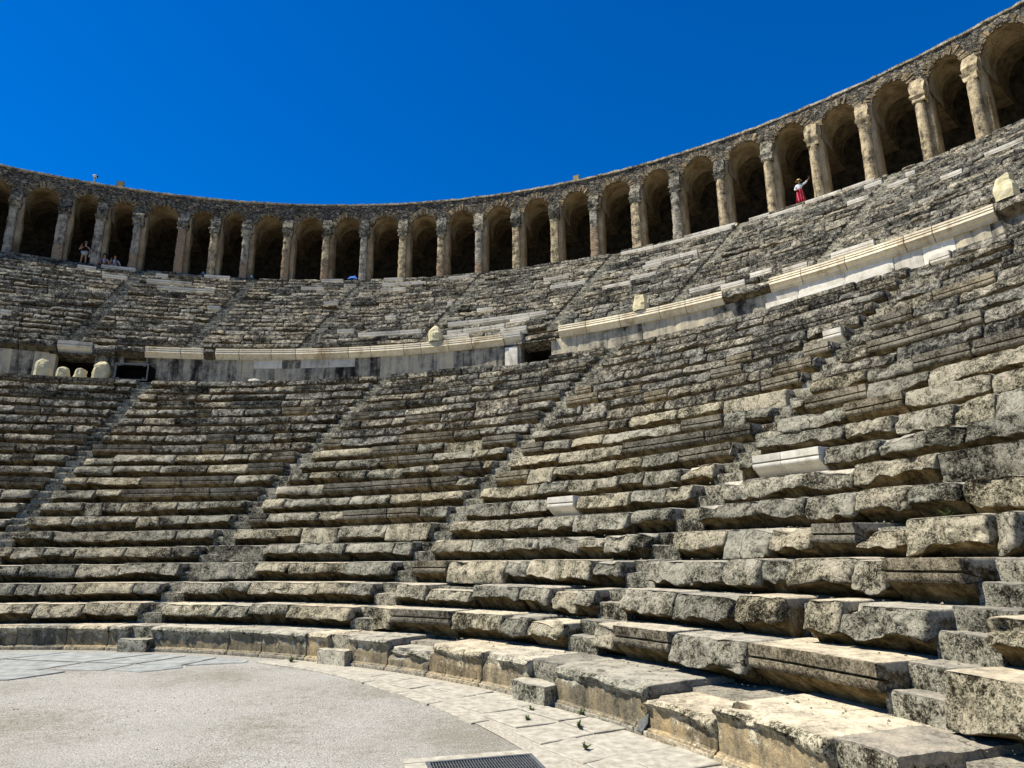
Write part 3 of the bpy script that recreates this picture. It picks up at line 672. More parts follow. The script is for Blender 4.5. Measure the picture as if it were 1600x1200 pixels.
# ------------------------------------------------------------------ gallery
COLS = [-38.6, -35.1, -31.45, -27.89, -24.35, -21.55, -18.63, -14.94, -12.21, -9.4, -5.71, -2.1, 1.46, 5.12, 8.8, 12.42, 15.95, 19.55, 23.19, 26.9, 30.36, 34.1, 37.85, 41.21, 44.75, 48.3, 51.38, 55.0, 58.5, 62.0, 65.5]
gal = thing('gallery_arcade', 'long curved gallery of tall round arches on columns crowning the upper seats', 'arcade', pol(RG, 15, ZG))
ZSPR0, ZCR = 24.35, 25.46; VD = 4.2; JD = .95; PWI = .42
DT = deg(1 / RG)
def P3(R, t, z): return np.stack([R * np.sin(np.radians(t)), R * np.cos(np.radians(t)), z + 0 * t], -1)
attic = MB()
for i in range(len(COLS) - 1):
    c0, c1 = COLS[i], COLS[i + 1]; rg = random.Random(900 + i)
    cl, cr = c0 + (PWI + rg.uniform(-.04, .04)) * DT, c1 - (PWI - .06) * DT; tm = .5 * (cl + cr); aa = .5 * (cr - cl) / DT   # half width in metres
    zc = ZCR + .04 + .34 * min(1, max(0, (tm - 8) / 26)) + rg.uniform(-.05, .05); zs = zc - aa * rg.uniform(.98, 1.08)
    n = 28; an = np.linspace(math.pi, 0, n)
    ax = np.cos(an) * aa; az = zs + (zc - zs) * np.sin(an)
    jit = fbm(np.stack([an * 6, 0 * an + i * 3.1, 0 * an], -1), 2) * .07 * np.sin(an)
    tt = tm + ax * DT
    # spandrel from the arch up to the top of the wall
    m = 12; v = np.linspace(0, 1, m)
    zz = (az + jit)[:, None] * (1 - v) + ZT * v
    T = np.repeat(tt[:, None], m, 1); P = P3(RG, T, zz)
    dn = fbm(P * 1.8, 3) * .05 + fbm(P * 6, 2) * .03
    ring = np.exp(-((zz - (az + jit)[:, None]) / .28) ** 2) * .05
    P = P3(RG + dn * np.where(v < .97, 1, .2) - ring, T, zz)
    attic.grid(P, np.tile([1, 0, .5], (n * m, 1)), flip=True)
    # wall above each pier
    for x0, x1 in ((c0, cl), (cr, c1)):
        T = np.linspace(x0, x1, 5)[:, None] + np.zeros((1, 16)); zz = np.linspace(zs, ZT, 16)[None] + np.zeros((5, 1))
        P = P3(RG, T, zz); dn = fbm(P * 1.8, 3) * .05 + fbm(P * 6, 2) * .03; P = P3(RG + dn, T, zz); attic.grid(P, np.tile([1, 0, .5], (80, 1)), flip=True)
    # barrel vault and jambs running back from the arch
    vm = MB(); nd = 16; dd = np.linspace(0, VD, nd)
    prof_t = np.concatenate([np.full(6, cl), tt, np.full(6, cr)]); prof_z = np.concatenate([np.linspace(24.1, zs - .02, 6), az, np.linspace(zs - .02, 24.1, 6)])
    jj = np.concatenate([np.zeros(6), jit, np.zeros(6)])
    Pn = []
    for q_, d_ in enumerate(dd):
        sag = .0 - .10 * (d_ / VD) ** 2
        zz = prof_z + jj * math.exp(-d_ * 5) + sag * (prof_z > zs); P = P3(RG + d_ - .02, prof_t, zz)
        Pn.append(P)
    Pn = np.stack(Pn, 1); nn = fbm(Pn * 1.7, 3) * .07; Pn[..., 2] += nn * (prof_z > zs)[:, None]; Pn[..., 0] += nn * .4; Pn[..., 1] += nn * .4
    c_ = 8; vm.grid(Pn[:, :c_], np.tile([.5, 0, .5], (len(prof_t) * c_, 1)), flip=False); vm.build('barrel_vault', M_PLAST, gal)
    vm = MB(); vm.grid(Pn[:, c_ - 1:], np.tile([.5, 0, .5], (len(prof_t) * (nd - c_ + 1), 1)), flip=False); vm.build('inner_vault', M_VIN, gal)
    # ring of narrow voussoir stones round the arch
    av = MB(); na = 21
    for j in range(na):
        a_ = math.pi * (.03 + .94 * (j + rg.uniform(.3, .7)) / na); ln = rg.uniform(.22, .46); wd = .5 * math.pi * aa / na * rg.uniform(.6, .95); pr_ = rg.uniform(.01, .08)
        ri = aa * 1.0 - .05 + rg.uniform(-.05, .05); cx_, cz_ = math.cos(a_), math.sin(a_); V = []
        for dep in (-pr_, .12):
            for rr_, sg in ((ri, -1), (ri, 1), (ri + ln, 1), (ri + ln, -1)):
                x_ = rr_ * cx_ - sg * wd * cz_ * (1 + .25 * (rr_ > ri)); z_ = zs + (zc - zs) / aa * (rr_ * cz_ + sg * wd * cx_); z_ = min(z_, ZT - .12)
                V.append(P3(RG + dep, np.array(tm + x_ * DT), np.array(z_)) )
        V = np.array(V); V += fbm(V * 9, 2)[:, None] * .04
        av.add(V, [[[3, 2, 1, 0], [0, 1, 5, 4], [1, 2, 6, 5], [2, 3, 7, 6], [3, 0, 4, 7]]], (1, 0, rg.random() ** 2))
    av.build('arch_ring', M_RING, gal, smooth=False)
attic.build('attic_wall', M_RUB, gal, angle=50)
cp = MB(); n = 400; th = np.linspace(COLS[0], COLS[-1], n)
jz = fbm(np.stack([th * 3, th * 0, th * 0], -1), 3) * .05; jr = fbm(np.stack([th * 4, th * 0 + 9, th * 0], -1), 2) * .04
cp.grid(np.stack([P3(RG + 1.2, th, ZT + .10), P3(RG - .02 + jr, th, ZT + .10 + jz), P3(RG - .07 + jr, th, ZT + .07 + jz), P3(RG - .07 + jr, th, ZT - .05 + jz * .4), P3(RG + .05 + jr * 0, th, ZT - .06)], 1), np.tile([1, .4, .6], (n * 5, 1)))
cp.build('coping', stone('coping_stone', .0, bump=.6), gal, angle=40)
# roof, back wall and floor of the passage behind the arches
bk = MB(); RB = RG + 4.6
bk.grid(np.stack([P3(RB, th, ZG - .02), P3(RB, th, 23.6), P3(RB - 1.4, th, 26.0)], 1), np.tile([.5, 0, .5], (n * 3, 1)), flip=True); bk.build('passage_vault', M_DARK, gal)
rf = MB(); rf.grid(np.stack([P3(RB + .9, th, -1.), P3(RB + .9, th, ZT + .08), P3(RG + 1.15, th, ZT + .08)], 1), np.tile([1, 0, .5], (n * 3, 1)), flip=False); rf.build('outer_wall', M_RUB, gal, smooth=False)
fl = MB(); fl.grid(np.stack([P3(RB, th, ZG - .01), P3(Ru(20) + .9, th, ZG - .01)], 1), np.tile([.2, .8, .3], (n * 2, 1))); fl.build('gallery_floor', M_UP, gal)
for e in (COLS[0], COLS[-1]):  # added walls, out of view, to stop sun entering the passage ends
    ew = MB(); c = [P3(r_, np.array(e), z_) for r_, z_ in ((RG, ZG), (RB + .9, ZG), (RB + .9, ZT), (RG, ZT))]; ew.add(np.array(c), [[[0, 1, 2, 3]]]); ew.build('end_wall', M_RUB, gal, smooth=False)

# piers with engaged columns
for i, c in enumerate(COLS):
    rg = random.Random(300 + i); right = c > 33
    pm = MB(); h1 = 23.75 + rg.uniform(-.15, .1)
    # pier: a thick wall running back, its plastered right jamb seen from the seats
    n = 14; zz = np.linspace(ZG - .03, 25.0, n); lo, hi = c - (PWI - .06) * DT + .012 * DT, c + (PWI - .03) * DT
    ts = np.array([lo, lo, lo, lo, c, hi, hi, hi, hi]); rs = np.array([RG + JD, RG + JD * .7, RG + JD * .35, RG, RG, RG, RG + JD * .35, RG + JD * .7, RG + JD])
    P = P3(rs[None] + 0 * zz[:, None], ts[None] + 0 * zz[:, None], zz[:, None])
    nn = fbm(P * 2.1 + i, 3) * .06; P[..., 0] += nn; P[..., 1] += nn
    pm.grid(P, np.tile([.5, 0, .5], (n * 9, 1)), flip=True, closed=True)
    tb = np.linspace(lo - .02 * DT, hi + .02 * DT, 5); rb = np.linspace(RG + JD - .05, RG + VD + .1, 8)
    P = P3(rb[None] + 0 * tb[:, None], tb[:, None] + 0 * rb[None], 24.16 + 0 * tb[:, None] + 0 * rb[None]); P[..., 2] += fbm(P * 2, 2) * .05
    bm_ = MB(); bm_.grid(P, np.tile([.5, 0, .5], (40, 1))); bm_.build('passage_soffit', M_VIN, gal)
    pier = pm.build('pier', M_PLAST, gal)
    cm = MB(); brick = 1.0 if rg.random() < .55 and not right else 0.; n = 46; m = 18
    zz = np.linspace(ZG - .03, h1, n); rd = .265 + rg.uniform(-.025, .03); an = np.linspace(0, 2 * math.pi, m, endpoint=False)
    sq = (1.3 if rg.random() < .7 else .3) if not right else 0.
    rr = np.zeros((n, m)); 
    taper = 1 - .10 * (zz - ZG) / (h1 - ZG)
    ca, sa_ = np.cos(an), np.sin(an); shape = 1 / np.maximum(np.abs(ca) ** (2 + 6 * sq) + np.abs(sa_) ** (2 + 6 * sq), 1e-6) ** (1 / (2 + 6 * sq))
    lx = rd * taper[:, None] * (shape * ca)[None]; ly = rd * taper[:, None] * (shape * sa_)[None] * .95
    cen = P3(RG - .16, np.array(c - .08 * DT), 0.); ux = np.array([math.cos(rad(c)), -math.sin(rad(c)), 0]); uy = np.array([math.sin(rad(c)), math.cos(rad(c)), 0])
    P = cen + lx[..., None] * ux + ly[..., None] * uy; P[..., 2] = zz[:, None]
    am = .014 if right else .042
    nn = fbm(P * 3.3 + i * 2, 3) * am + fbm(P * 9 + i, 2) * am * .7
    P += nn[..., None] * ((ca[None, :, None] * ux + sa_[None, :, None] * uy))
    lowb = 1 / (1 + np.exp((zz - (ZG + rg.choice([.8, 1.1, 2.2, 3.5]))) * 3)) * brick
    cm.grid(P, np.stack([np.repeat(lowb[:, None], m, 1), np.zeros((n, m)), np.full((n, m), rg.random())], -1), closed=True)
    cm.build('column', M_COLC if right else (M_COLB if rg.random() < .55 else M_COLG), pier, angle=60)
    # capital and impost block
    km = MB(); lev = [(-.02, .27), (.05, .32), (.11, .32), (.13, .28), (.30, .31), (.34, .37), (.46, .38), (.48, .31), (.70, .33), (1.05, .35), (1.35, .28)]
    rows_ = []
    for dz, w_ in lev:
        w_ *= rg.uniform(.92, 1.06); j2 = rg.uniform(-.03, .03)
        f_ = -.02 - w_ * .85 * (1 if dz < .9 else .35)
        pts = [(-w_ + j2, .25), (-w_ + j2, f_), (0, f_ - .01), (w_ + j2, f_), (w_ + j2, .25)]
        base_ = P3(RG - .10, np.array(c - .06 * DT), 0.)
        rows_.append([base_ + x * ux + y * uy + np.array([0, 0, h1 + dz]) for x, y in pts])
    P = np.array(rows_); nn = fbm(P * 5 + i, 2) * .09; P += nn[..., None] * uy + (fbm(P * 4 + 40 + i, 2) * .05)[..., None] * ux
    km.grid(P, np.tile([1, 0, rg.random()], (len(lev) * 5, 1)))
    b0_ = km.n - 5; km.F.append(np.array([[b0_ + j for j in range(5)]]))
    km.build('capital', M_UP if not right or rg.random() < .5 else M_COLC, pier, angle=40)

# ------------------------------------------------------------------ orchestra floor
g = MB(); g.add([(-2500, -2500, -.02), (2500, -2500, -.02), (2500, 2500, -.02), (-2500, 2500, -.02)], [[[0, 1, 2, 3]]]); go = g.build('ground', M_DIRT, smooth=False); go['kind'] = 'structure'
g = MB(); n, m = 120, 60; th = np.radians(np.linspace(-180, 180, n)); rr = np.linspace(.2, R0 + .6, m)
P = np.stack([rr[None] * np.sin(th)[:, None], rr[None] * np.cos(th)[:, None], np.zeros((n, m))], -1); P[..., 2] = -.004 + fbm(P * .8, 3) * .006
g.grid(P); gv = g.build('gravel_floor', M_GRAVEL); gv['kind'] = 'structure'
# paving: kerb line, cream slabs on the right, blue-grey slabs on the left
def poly_slab(mb, pts, z0, z1, bevel=.012):
    pts = [Vector((x, y)) for x, y in pts]
    if sum(a.x * b.y - b.x * a.y for a, b in zip(pts, pts[1:] + pts[:1])) < 0: pts.reverse()
    dense = []
    for a, b in zip(pts, pts[1:] + pts[:1]):
        n = max(1, int((b - a).length / .12))
        nrm = Vector((b.y - a.y, a.x - b.x)).normalized()
        for i in range(n):
            p = a.lerp(b, i / n); j = float(vnoise(np.array([p.x * 5, p.y * 5, 3.]))) * .018
            dense.append(p + nrm * j)
    c = sum(dense, Vector((0, 0))) / len(dense); n = len(dense)
    inn = [p + (c - p).normalized() * bevel for p in dense]
    V = [(p.x, p.y, z0) for p in dense] + [(p.x, p.y, z1 - bevel * .6) for p in dense] + [(p.x, p.y, z1) for p in inn]
    F = []
    for i in range(n):
        j = (i + 1) % n; F += [[i, j, n + j, n + i], [n + i, n + j, 2 * n + j, 2 * n + i]]
    mb.add(V, [F, [[2 * n + i for i in range(n)]]])
K_IN = [(27.3, 13.97), (35.3, 13.74), (44.7, 13.31), (50.8, 13.16), (55.7, 13.03), (60.8, 12.90), (66, 12.80), (72, 12.75), (80, 12.75), (90, 12.8)]
def kin(t): return float(np.interp(t, [a for a, _ in K_IN], [r_ for _, r_ in K_IN]))
kb = MB(); t = 27.3
rg = random.Random(21)
while t < 90:
    t2 = t + rg.uniform(3.5, 6)
    if not (60.7 < t2 and t < 64.8):
        poly_slab(kb, [pol(kin(x), x).xy for x in np.linspace(t + .06, t2 - .06, 4)] + [pol(kin(x) + min(.26, 14.35 - kin(x) - .04), x).xy for x in np.linspace(t2 - .06, t + .06, 4)], -.05, .022)
    t = t2
kk = kb.build('paving_kerb', M_SLABC, smooth=True, angle=30); kk['kind'] = 'structure'
db = MB(); tb_ = np.radians(np.linspace(28, 90, 160)); kr_ = np.array([kin(deg(x)) for x in tb_]) + .05
db.grid(np.stack([np.stack([r_ * np.sin(tb_), r_ * np.cos(tb_), np.full(160, .007)], -1) for r_ in (np.full(160, 14.9), kr_ * .5 + 7.4, kr_)], 1), np.tile([0, 1, .5], (480, 1)))
dd_ = db.build('paving_bed', M_DIRT); dd_['kind'] = 'structure'
pv = MB(); t = 36.
while t < 90:
    t2 = t + rg.uniform(2.6, 4.6); r_in = kin(.5 * (t + t2)) + .30; r_out = 14.30; md = r_in + (r_out - r_in) * rg.uniform(.35, .65)
    if r_out - r_in > .35:
        for ra, rb in ((r_in, md - .02), (md + .02, r_out)) if r_out - r_in > .7 else ((r_in, r_out),):
            if rb - ra < .15: continue
            o = rg.uniform(-.4, .4); j = lambda: rg.uniform(-.04, .04); top = .018 + rg.uniform(0, .014)
            if ra < 13.5 and 60.8 < t2 and t < 64.9: ra = 13.17
            if rb - ra < .15: continue
            poly_slab(pv, [pol(ra + j(), t + o + .09).xy, pol(ra + j(), t2 + o - .09).xy, pol(rb + j(), t2 - o * .3 - .09).xy, pol(rb + j(), t - o * .3 + .09).xy], -.05, top)
    t = t2
po = pv.build('paving', M_SLABC, angle=30); po['kind'] = 'structure'
bl = MB()
BL = [[(-1.5, 13.6), (1.0, 13.3), (1.75, 14.2), (-1.5, 14.32)], [(1.15, 13.25), (3.0, 12.75), (3.75, 13.78), (1.85, 14.18)], [(.6, 11.9), (2.7, 11.75), (2.95, 12.65), (1.0, 13.15)], [(-1.6, 12.2), (.5, 11.95), (.9, 13.2), (-1.6, 13.5)],
      [(.9, 10.95), (2.95, 10.75), (3.35, 11.55), (2.75, 11.7), (1.1, 11.82)], [(3.1, 12.7), (4.15, 12.45), (4.6, 13.45), (3.85, 13.74)], [(3.0, 11.85), (3.95, 11.7), (4.12, 12.38), (3.08, 12.6)], [(4.22, 12.4), (5.1, 12.2), (5.35, 13.15), (4.7, 13.42)], [(4.75, 11.45), (5.25, 11.9), (5.15, 12.14), (4.28, 12.3), (4.1, 11.75)],
      [(5.2, 12.2), (6.2, 12.45), (6.15, 12.75), (5.45, 13.12)], [(-3.5, 12.0), (-1.7, 11.9), (-1.7, 13.5), (-3.4, 13.7)], [(-1.3, 10.9), (.8, 10.9), (1.0, 11.8), (-1.2, 12.0)]]
for p in BL: poly_slab(bl, [((x - sum(q_[0] for q_ in p) / len(p)) * 1.012 + sum(q_[0] for q_ in p) / len(p), (y - sum(q_[1] for q_ in p) / len(p)) * 1.012 + sum(q_[1] for q_ in p) / len(p)) for x, y in p], -.05, .010 + rnd.uniform(0, .010))
bo = bl.build('paving_slabs', M_SLABB, angle=30); bo['kind'] = 'structure'

# steel drain grate in its stone frame
GA, GB = Vector((10.45, 5.78)), Vector((11.42, 6.02)); gu = (GB - GA).normalized(); gvv = Vector((gu.y, -gu.x)); gl = (GB - GA).length
gr = thing('drain_grate', 'dark steel drain grate set in a pale stone frame at the bottom edge', 'drain grate', (GA.x, GA.y, 0))
Mg = Matrix(((gu.x, gvv.x, 0, GA.x), (gu.y, gvv.y, 0, GA.y), (0, 0, 1, 0), (0, 0, 0, 1)))
for lo, hi in (((-.22, -.17, -.05), (gl + .2, -.02, .016)), ((-.22, -.015, -.05), (-.02, 1.6, .014)), ((gl + .02, -.015, -.05), (gl + .2, .62, .017)), ((gl + .02, .63, -.05), (gl + .2, 1.5, .013))):
    mb = MB(); mb.box(lo, hi, Mg); mb.build('stone_curb', M_SLABC, gr, smooth=False)
M_STEEL = simple('galvanised_steel', (.34, .36, .38), .45, .7, .2, .2, 30); M_BLACK = simple('pit_shade_black', (.012, .012, .012), .9)
mb = MB()
for lo, hi in (((-.015, -.015, -.03), (gl + .015, .02, .020)), ((-.015, .02, -.03), (.02, 1.5, .020)), ((gl - .02, .02, -.03), (gl + .015, 1.5, .020))): mb.box(lo, hi, Mg)
mb.build('steel_frame', M_STEEL, gr, smooth=False)
mb = MB(); x = .04
while x < gl - .02: mb.box((x, .02, -.02), (x + .008, 1.5, .014), Mg); x += .027
y = .12
while y < 1.5: mb.box((.02, y, -.015), (gl - .02, y + .006, .010), Mg); y += .11
mb.build('grate_bars', M_STEEL, gr, smooth=False)
mb = MB(); mb.box((0, 0, .001), (gl, 1.5, .004), Mg); mb.build('pit_shade_sheet', M_BLACK, gr, smooth=False)  # flat black sheet painted as the unlit depth below the bars

# loose pebbles on the gravel and crumbs of stone on the treads
def pebbles(name, spots, mat, seed):
    rg = np.random.RandomState(seed); mb = MB()
    base = np.array([[1,0,0],[-1,0,0],[0,1,0],[0,-1,0],[0,0,1],[0,0,-1]], float); F = [[0,2,4],[2,1,4],[1,3,4],[3,0,4],[2,0,5],[1,2,5],[3,1,5],[0,3,5]]
    for x, y, z, s in spots:
        V = base * (rg.uniform(.5, 1.2, (6, 1))) * np.array([1, 1, .65]) * s; a = rg.rand() * 6.3
        V = V @ np.array([[math.cos(a), -math.sin(a), 0], [math.sin(a), math.cos(a), 0], [0, 0, 1]]); mb.add(V + [x, y, z], [F], (.5, .6, rg.rand()))
    o = mb.build(name, mat); o['kind'] = 'stuff'; return o
rg = np.random.RandomState(4); sp = []
for _ in range(2600):
    r_ = 13.9 * math.sqrt(rg.rand()); t = rg.uniform(-20, 72)
    if r_ > kin(max(t, 27.3)) - .1 or r_ < 4: continue
    sp.append((r_ * math.sin(rad(t)), r_ * math.cos(rad(t)), .0, rg.choice([.005, .007, .010, .014], p=[.5, .33, .13, .04])))
o = pebbles('gravel_pebbles', sp, M_GRAVEL, 1); tag(o, 'loose pebbles scattered over the pale gravel floor', 'gravel')
sp = []
for _ in range(2600):
    k = int(rg.choice(8)); t = rg.uniform(-8, 76); R = Rl(k) + (Rl(k + 1) - Rl(k)) * (1 - abs(rg.normal(0, .25)))
    sp.append((R * math.sin(rad(t)), R * math.cos(rad(t)), Zl(k) + .004, rg.choice([.006, .01, .016, .03], p=[.4, .35, .18, .07])))
o = pebbles('stone_crumbs', sp, M_STEP, 2); tag(o, 'crumbs of stone lying at the back of the seat treads', 'rubble')

# ------------------------------------------------------------------ weeds
def leaf_mat():
    t = NT('weed_leaf'); n = t.noise(30, 3); t.color(t.ramp(n, [(.35, (.07, .10, .04)), (.65, (.17, .20, .09))])); return t.m
M_LEAF = leaf_mat()
def weed(x, y, z, h, label, seed):
    rg = random.Random(seed); mb = MB()
    for _ in range(26):
        a = rg.uniform(0, 6.28); l = h * rg.uniform(.5, 1.1); w_ = l * rg.uniform(.08, .16); tl = rg.uniform(.3, 1.1)
        dx, dy = math.cos(a), math.sin(a); px, py = -dy, dx; V = []
        for s, ww in ((0, .4), (.4, 1), (.75, .8), (1, .05)):
            rr_ = l * s * math.sin(tl * (.6 + .5 * s)); zz_ = l * s * math.cos(tl * (.6 + .5 * s)); b_ = rg.uniform(-.01, .01)
            V += [(x + dx * rr_ + px * w_ * ww + b_, y + dy * rr_ + py * w_ * ww, z + zz_), (x + dx * rr_ - px * w_ * ww + b_, y + dy * rr_ - py * w_ * ww, z + zz_)]
        mb.add(V, [[[0, 1, 3, 2], [2, 3, 5, 4], [4, 5, 7, 6]]])
    o = mb.build('weed', M_LEAF, smooth=False, origin=(x, y, z)); tag(o, label, 'weed', 'weeds in the cracks')
WE = [(14.31, 57.6, .012, .10, 'small weed against the podium base, left of the slate shard'), (13.95, 55.4, .02, .08, 'small weed in a paving joint, furthest from the drain on its strip'), (13.9, 59.6, .02, .09, 'lone small weed in the paving between drain and podium'), (13.45, 62.9, .02, .09, 'low weed in the paving nearest the drain grate'),
      (14.3, 29.6, .0, .13, 'weed at the foot of the podium left of the centre stair'), (13.62, 57.0, .015, .07, 'tiny weed in a crack beside the pale kerb'), (Rl(5) - .02, 67.2, Zl(4) + .01, .16, 'green weed growing on a seat tread at the right edge')]
for i, (R, t, z, h, lb) in enumerate(WE):
    p = pol(R, t, z); weed(p.x, p.y, z, h, lb, 60 + i)
# slate shard leaning on the podium
p = pol(14.30, 61.9, .0); mb = MB()
ux = np.array([math.cos(rad(62)), -math.sin(rad(62)), 0]); uy = np.array([math.sin(rad(62)), math.cos(rad(62)), 0])
sh = [(-.06, 0), (.04, -.0), (.085, .10), (.06, .20), (-.03, .12)]
fr_ = [np.array(p) + x * ux + h_ * (.45 * uy + .89 * np.array([0, 0, 1])) + np.array([0, 0, .05]) for x, h_ in sh]; bk_ = [v + uy * .014 + np.array([0, 0, -.006]) for v in fr_]
mb.add(np.array(fr_ + bk_), [[[i, (i + 1) % 5, 5 + (i + 1) % 5, 5 + i] for i in range(5)], [[4, 3, 2, 1, 0], [5, 6, 7, 8, 9]]])
o = mb.build('slate_shard', simple('slate', (.17, .18, .17), .7, 0, .2, .4, 25), smooth=False, origin=p); tag(o, 'grey green pointed slate shard leaning on the podium base', 'stone shard')

# ------------------------------------------------------------------ pale wrapped bundles
def fabric():
    t = NT('pale_yellow_cover'); n = t.noise(6, 5, .6); t.color(t.ramp(n, [(.35, (.60, .52, .31)), (.65, (.76, .69, .46))])); t.b.inputs['Roughness'].default_value = .65
    n2 = t.noise(3.5, 3, .5, dist=1.5); t.bump(n2, .6, .08); return t.m
M_FAB = fabric()
def bundle(R, t, z, w, d, h, label, seed, lean=0., flat=0.):
    mb = MB(); nu, nv = 15, 11; u = np.linspace(0, 2 * math.pi, nu, endpoint=False); rg = random.Random(seed)
    c = np.array(pol(R, t, z)); ux = np.array([math.cos(rad(t)), -math.sin(rad(t)), 0]); uy = np.array([math.sin(rad(t)), math.cos(rad(t)), 0])
    prof = [(1.0, 0), (1.02, .08), (1.0, .25), (.95, .45), (.88, .62), (.78 + .1 * flat, .78), (.62 + .25 * flat, .90), (.35 + .4 * flat, .975), (.0, 1.0)]
    hs = np.linspace(0, 1, nv); pr = np.interp(hs, np.linspace(0, 1, len(prof)), [a for a, _ in prof]); pz = np.interp(hs, np.linspace(0, 1, len(prof)), [b for _, b in prof])
    fold = 1 + .13 * np.sin(u * 2 + rg.uniform(0, 6)) * .5 + .06 * np.abs(np.sin(u * 3.5 + rg.uniform(0, 6)))
    sq = 1 / np.maximum(np.abs(np.cos(u)) ** 4 + np.abs(np.sin(u)) ** 4, 1e-5) ** .25
    rx = np.outer(pr, fold * sq * np.cos(u)) * w / 2 + lean * pz[:, None] * w; ry = np.outer(pr, fold * sq * np.sin(u)) * d / 2
    zz = np.repeat(pz[:, None], nu, 1) * h
    P = c + rx[..., None] * ux + ry[..., None] * uy + zz[..., None] * np.array([0, 0, 1.])
    q = P * (2.2 / w) + seed * 5; nn = fbm(q, 2); crease = 1 - np.abs(fbm(q * 1.4 + 30, 2)) * 2
    amp = w * .13 * np.clip(pz * 4, .2, 1)[:, None]
    dirv = np.cos(u)[None, :, None] * ux + np.sin(u)[None, :, None] * uy
    P += (nn * amp * 1.2 + crease * amp * .3)[..., None] * dirv; P[..., 2] += fbm(q + 60, 2) * w * .10 * (pz > .3)[:, None] * (pz < .999)[:, None]
    mb.grid(P, closed=True, flip=True)
    o = mb.build('wrapped_bundle', M_FAB, angle=12, origin=c); tag(o, label, 'wrapped bundle', 'pale wrapped bundles')
zc = Zl(20)
bundle(27.05, -17.35, zc - .02, .52, .48, .80, 'tall rounded pale yellow bundle, leftmost of the four on the seat edge', 1)
bundle(27.05, -15.75, zc - .02, .44, .45, .48, 'low slanting pale yellow bundle, left one of the short pair before the doorway', 2, -.05, .2)
bundle(27.05, -14.45, zc - .02, .40, .42, .46, 'short square-topped pale yellow bundle, right one of the pair before the doorway', 3, 0, .9)
bundle(27.05, -12.82, zc - .02, .54, .48, .84, 'tall peaked pale yellow bundle next to the black cabinet', 4, .10, .1)
bundle(31.02, 14.2, ZD, .60, .55, .80, 'rounded pale yellow bundle alone on the cream cornice at centre left', 5)
bundle(31.02, 32.8, ZD, .58, .5, .70, 'pale yellow bundle on the cream cornice right of the doorway', 6, 0, .6)
bundle(31.05, 56.9, ZD, .52, .5, .80, 'large pale yellow bundle on dark cornice blocks at the right edge', 7, .03, .3)

# ------------------------------------------------------------------ black cabinet in a metal frame
t = -10.3; c = pol(26.98, t, zc + .03); ux = Vector((math.cos(rad(t)), -math.sin(rad(t)), 0)); uy = Vector((math.sin(rad(t)), math.cos(rad(t)), 0))
MC = Matrix(((ux.x, uy.x, 0, c.x), (ux.y, uy.y, 0, c.y), (0, 0, 1, c.z), (0, 0, 0, 1)))
cab = thing('equipment_cabinet', 'black open-fronted cabinet in a grey metal frame on the top lower seat', 'cabinet', c)
M_CAB = simple('matt_black_panel', (.012, .012, .013), .55); M_FR = simple('grey_metal_frame', (.27, .27, .27), .6, 0)
mb = MB()
for lo, hi in (((-.57, .68, .09), (.57, .74, .63)), ((-.60, .06, .06), (-.57, .75, .66)), ((.57, .06, .06), (.60, .75, .66)), ((-.60, .06, .63), (.60, .75, .66)), ((-.60, .06, .06), (.60, .75, .09))): mb.box(lo, hi, MC)
mb.build('cabinet_body', M_CAB, cab, smooth=False)
for lo, hi in (((-.655, -.02, .0), (-.61, .05, .74)), ((.61, -.02, .0), (.655, .05, .74)), ((-.61, -.02, .685), (.61, .05, .74)), ((-.61, -.02, .0), (.61, .05, .045))):
    mb = MB(); mb.box(lo, hi, MC); mb.build('frame_bar', M_FR, cab, smooth=False)
mb = MB(); mb.box((.665, .04, -.05), (.70, .8, .70), MC); mb.box((.66, .02, -.05), (.705, .06, .72), MC); mb.build('side_door', M_CAB, cab, smooth=False)
for x in (-.5, .5):
    for z_ in (.09, .64):
        mb = MB(); mb.tube([MC @ Vector((x - .05, -.005, z_)), MC @ Vector((x + .05, -.005, z_))], .022); mb.build('clamp', M_FR, cab)
# hole above the cabinet: two small dark niches in the wall
# fallen white fragments on the terrace
def fragment(R, t, z, s, label, seed):
    rg = np.random.RandomState(seed); mb = MB(); c = np.array(pol(R, t, z)); n = 10
    an = np.linspace(0, 2 * math.pi, n, endpoint=False); P = []
    for hz, sc in ((0, 1.), (.35, .95), (.6, .75), (.72, .3)):
        P.append([c + np.array([math.cos(a) * s * sc * (1 + .25 * rg.rand()), math.sin(a) * s * .7 * sc * (1 + .2 * rg.rand()), s * hz * (1 + .3 * rg.rand())]) for a in an])
    mb.grid(np.array(P), closed=True, flip=True); mb.F.append(np.array([[mb.n - n + j for j in range(n)]]))
    o = mb.build('stone_fragment', M_WHITE, smooth=False, origin=c); tag(o, label, 'stone fragment', 'white stone fragments')
fragment(27.4, .2, zc - .02, .30, 'pointed white stone fragment, the left one lying before the dark wall', 1)
fragment(27.6, 6.3, zc - .02, .26, 'flat white stone fragment, the right one near the dark wall panel', 2)

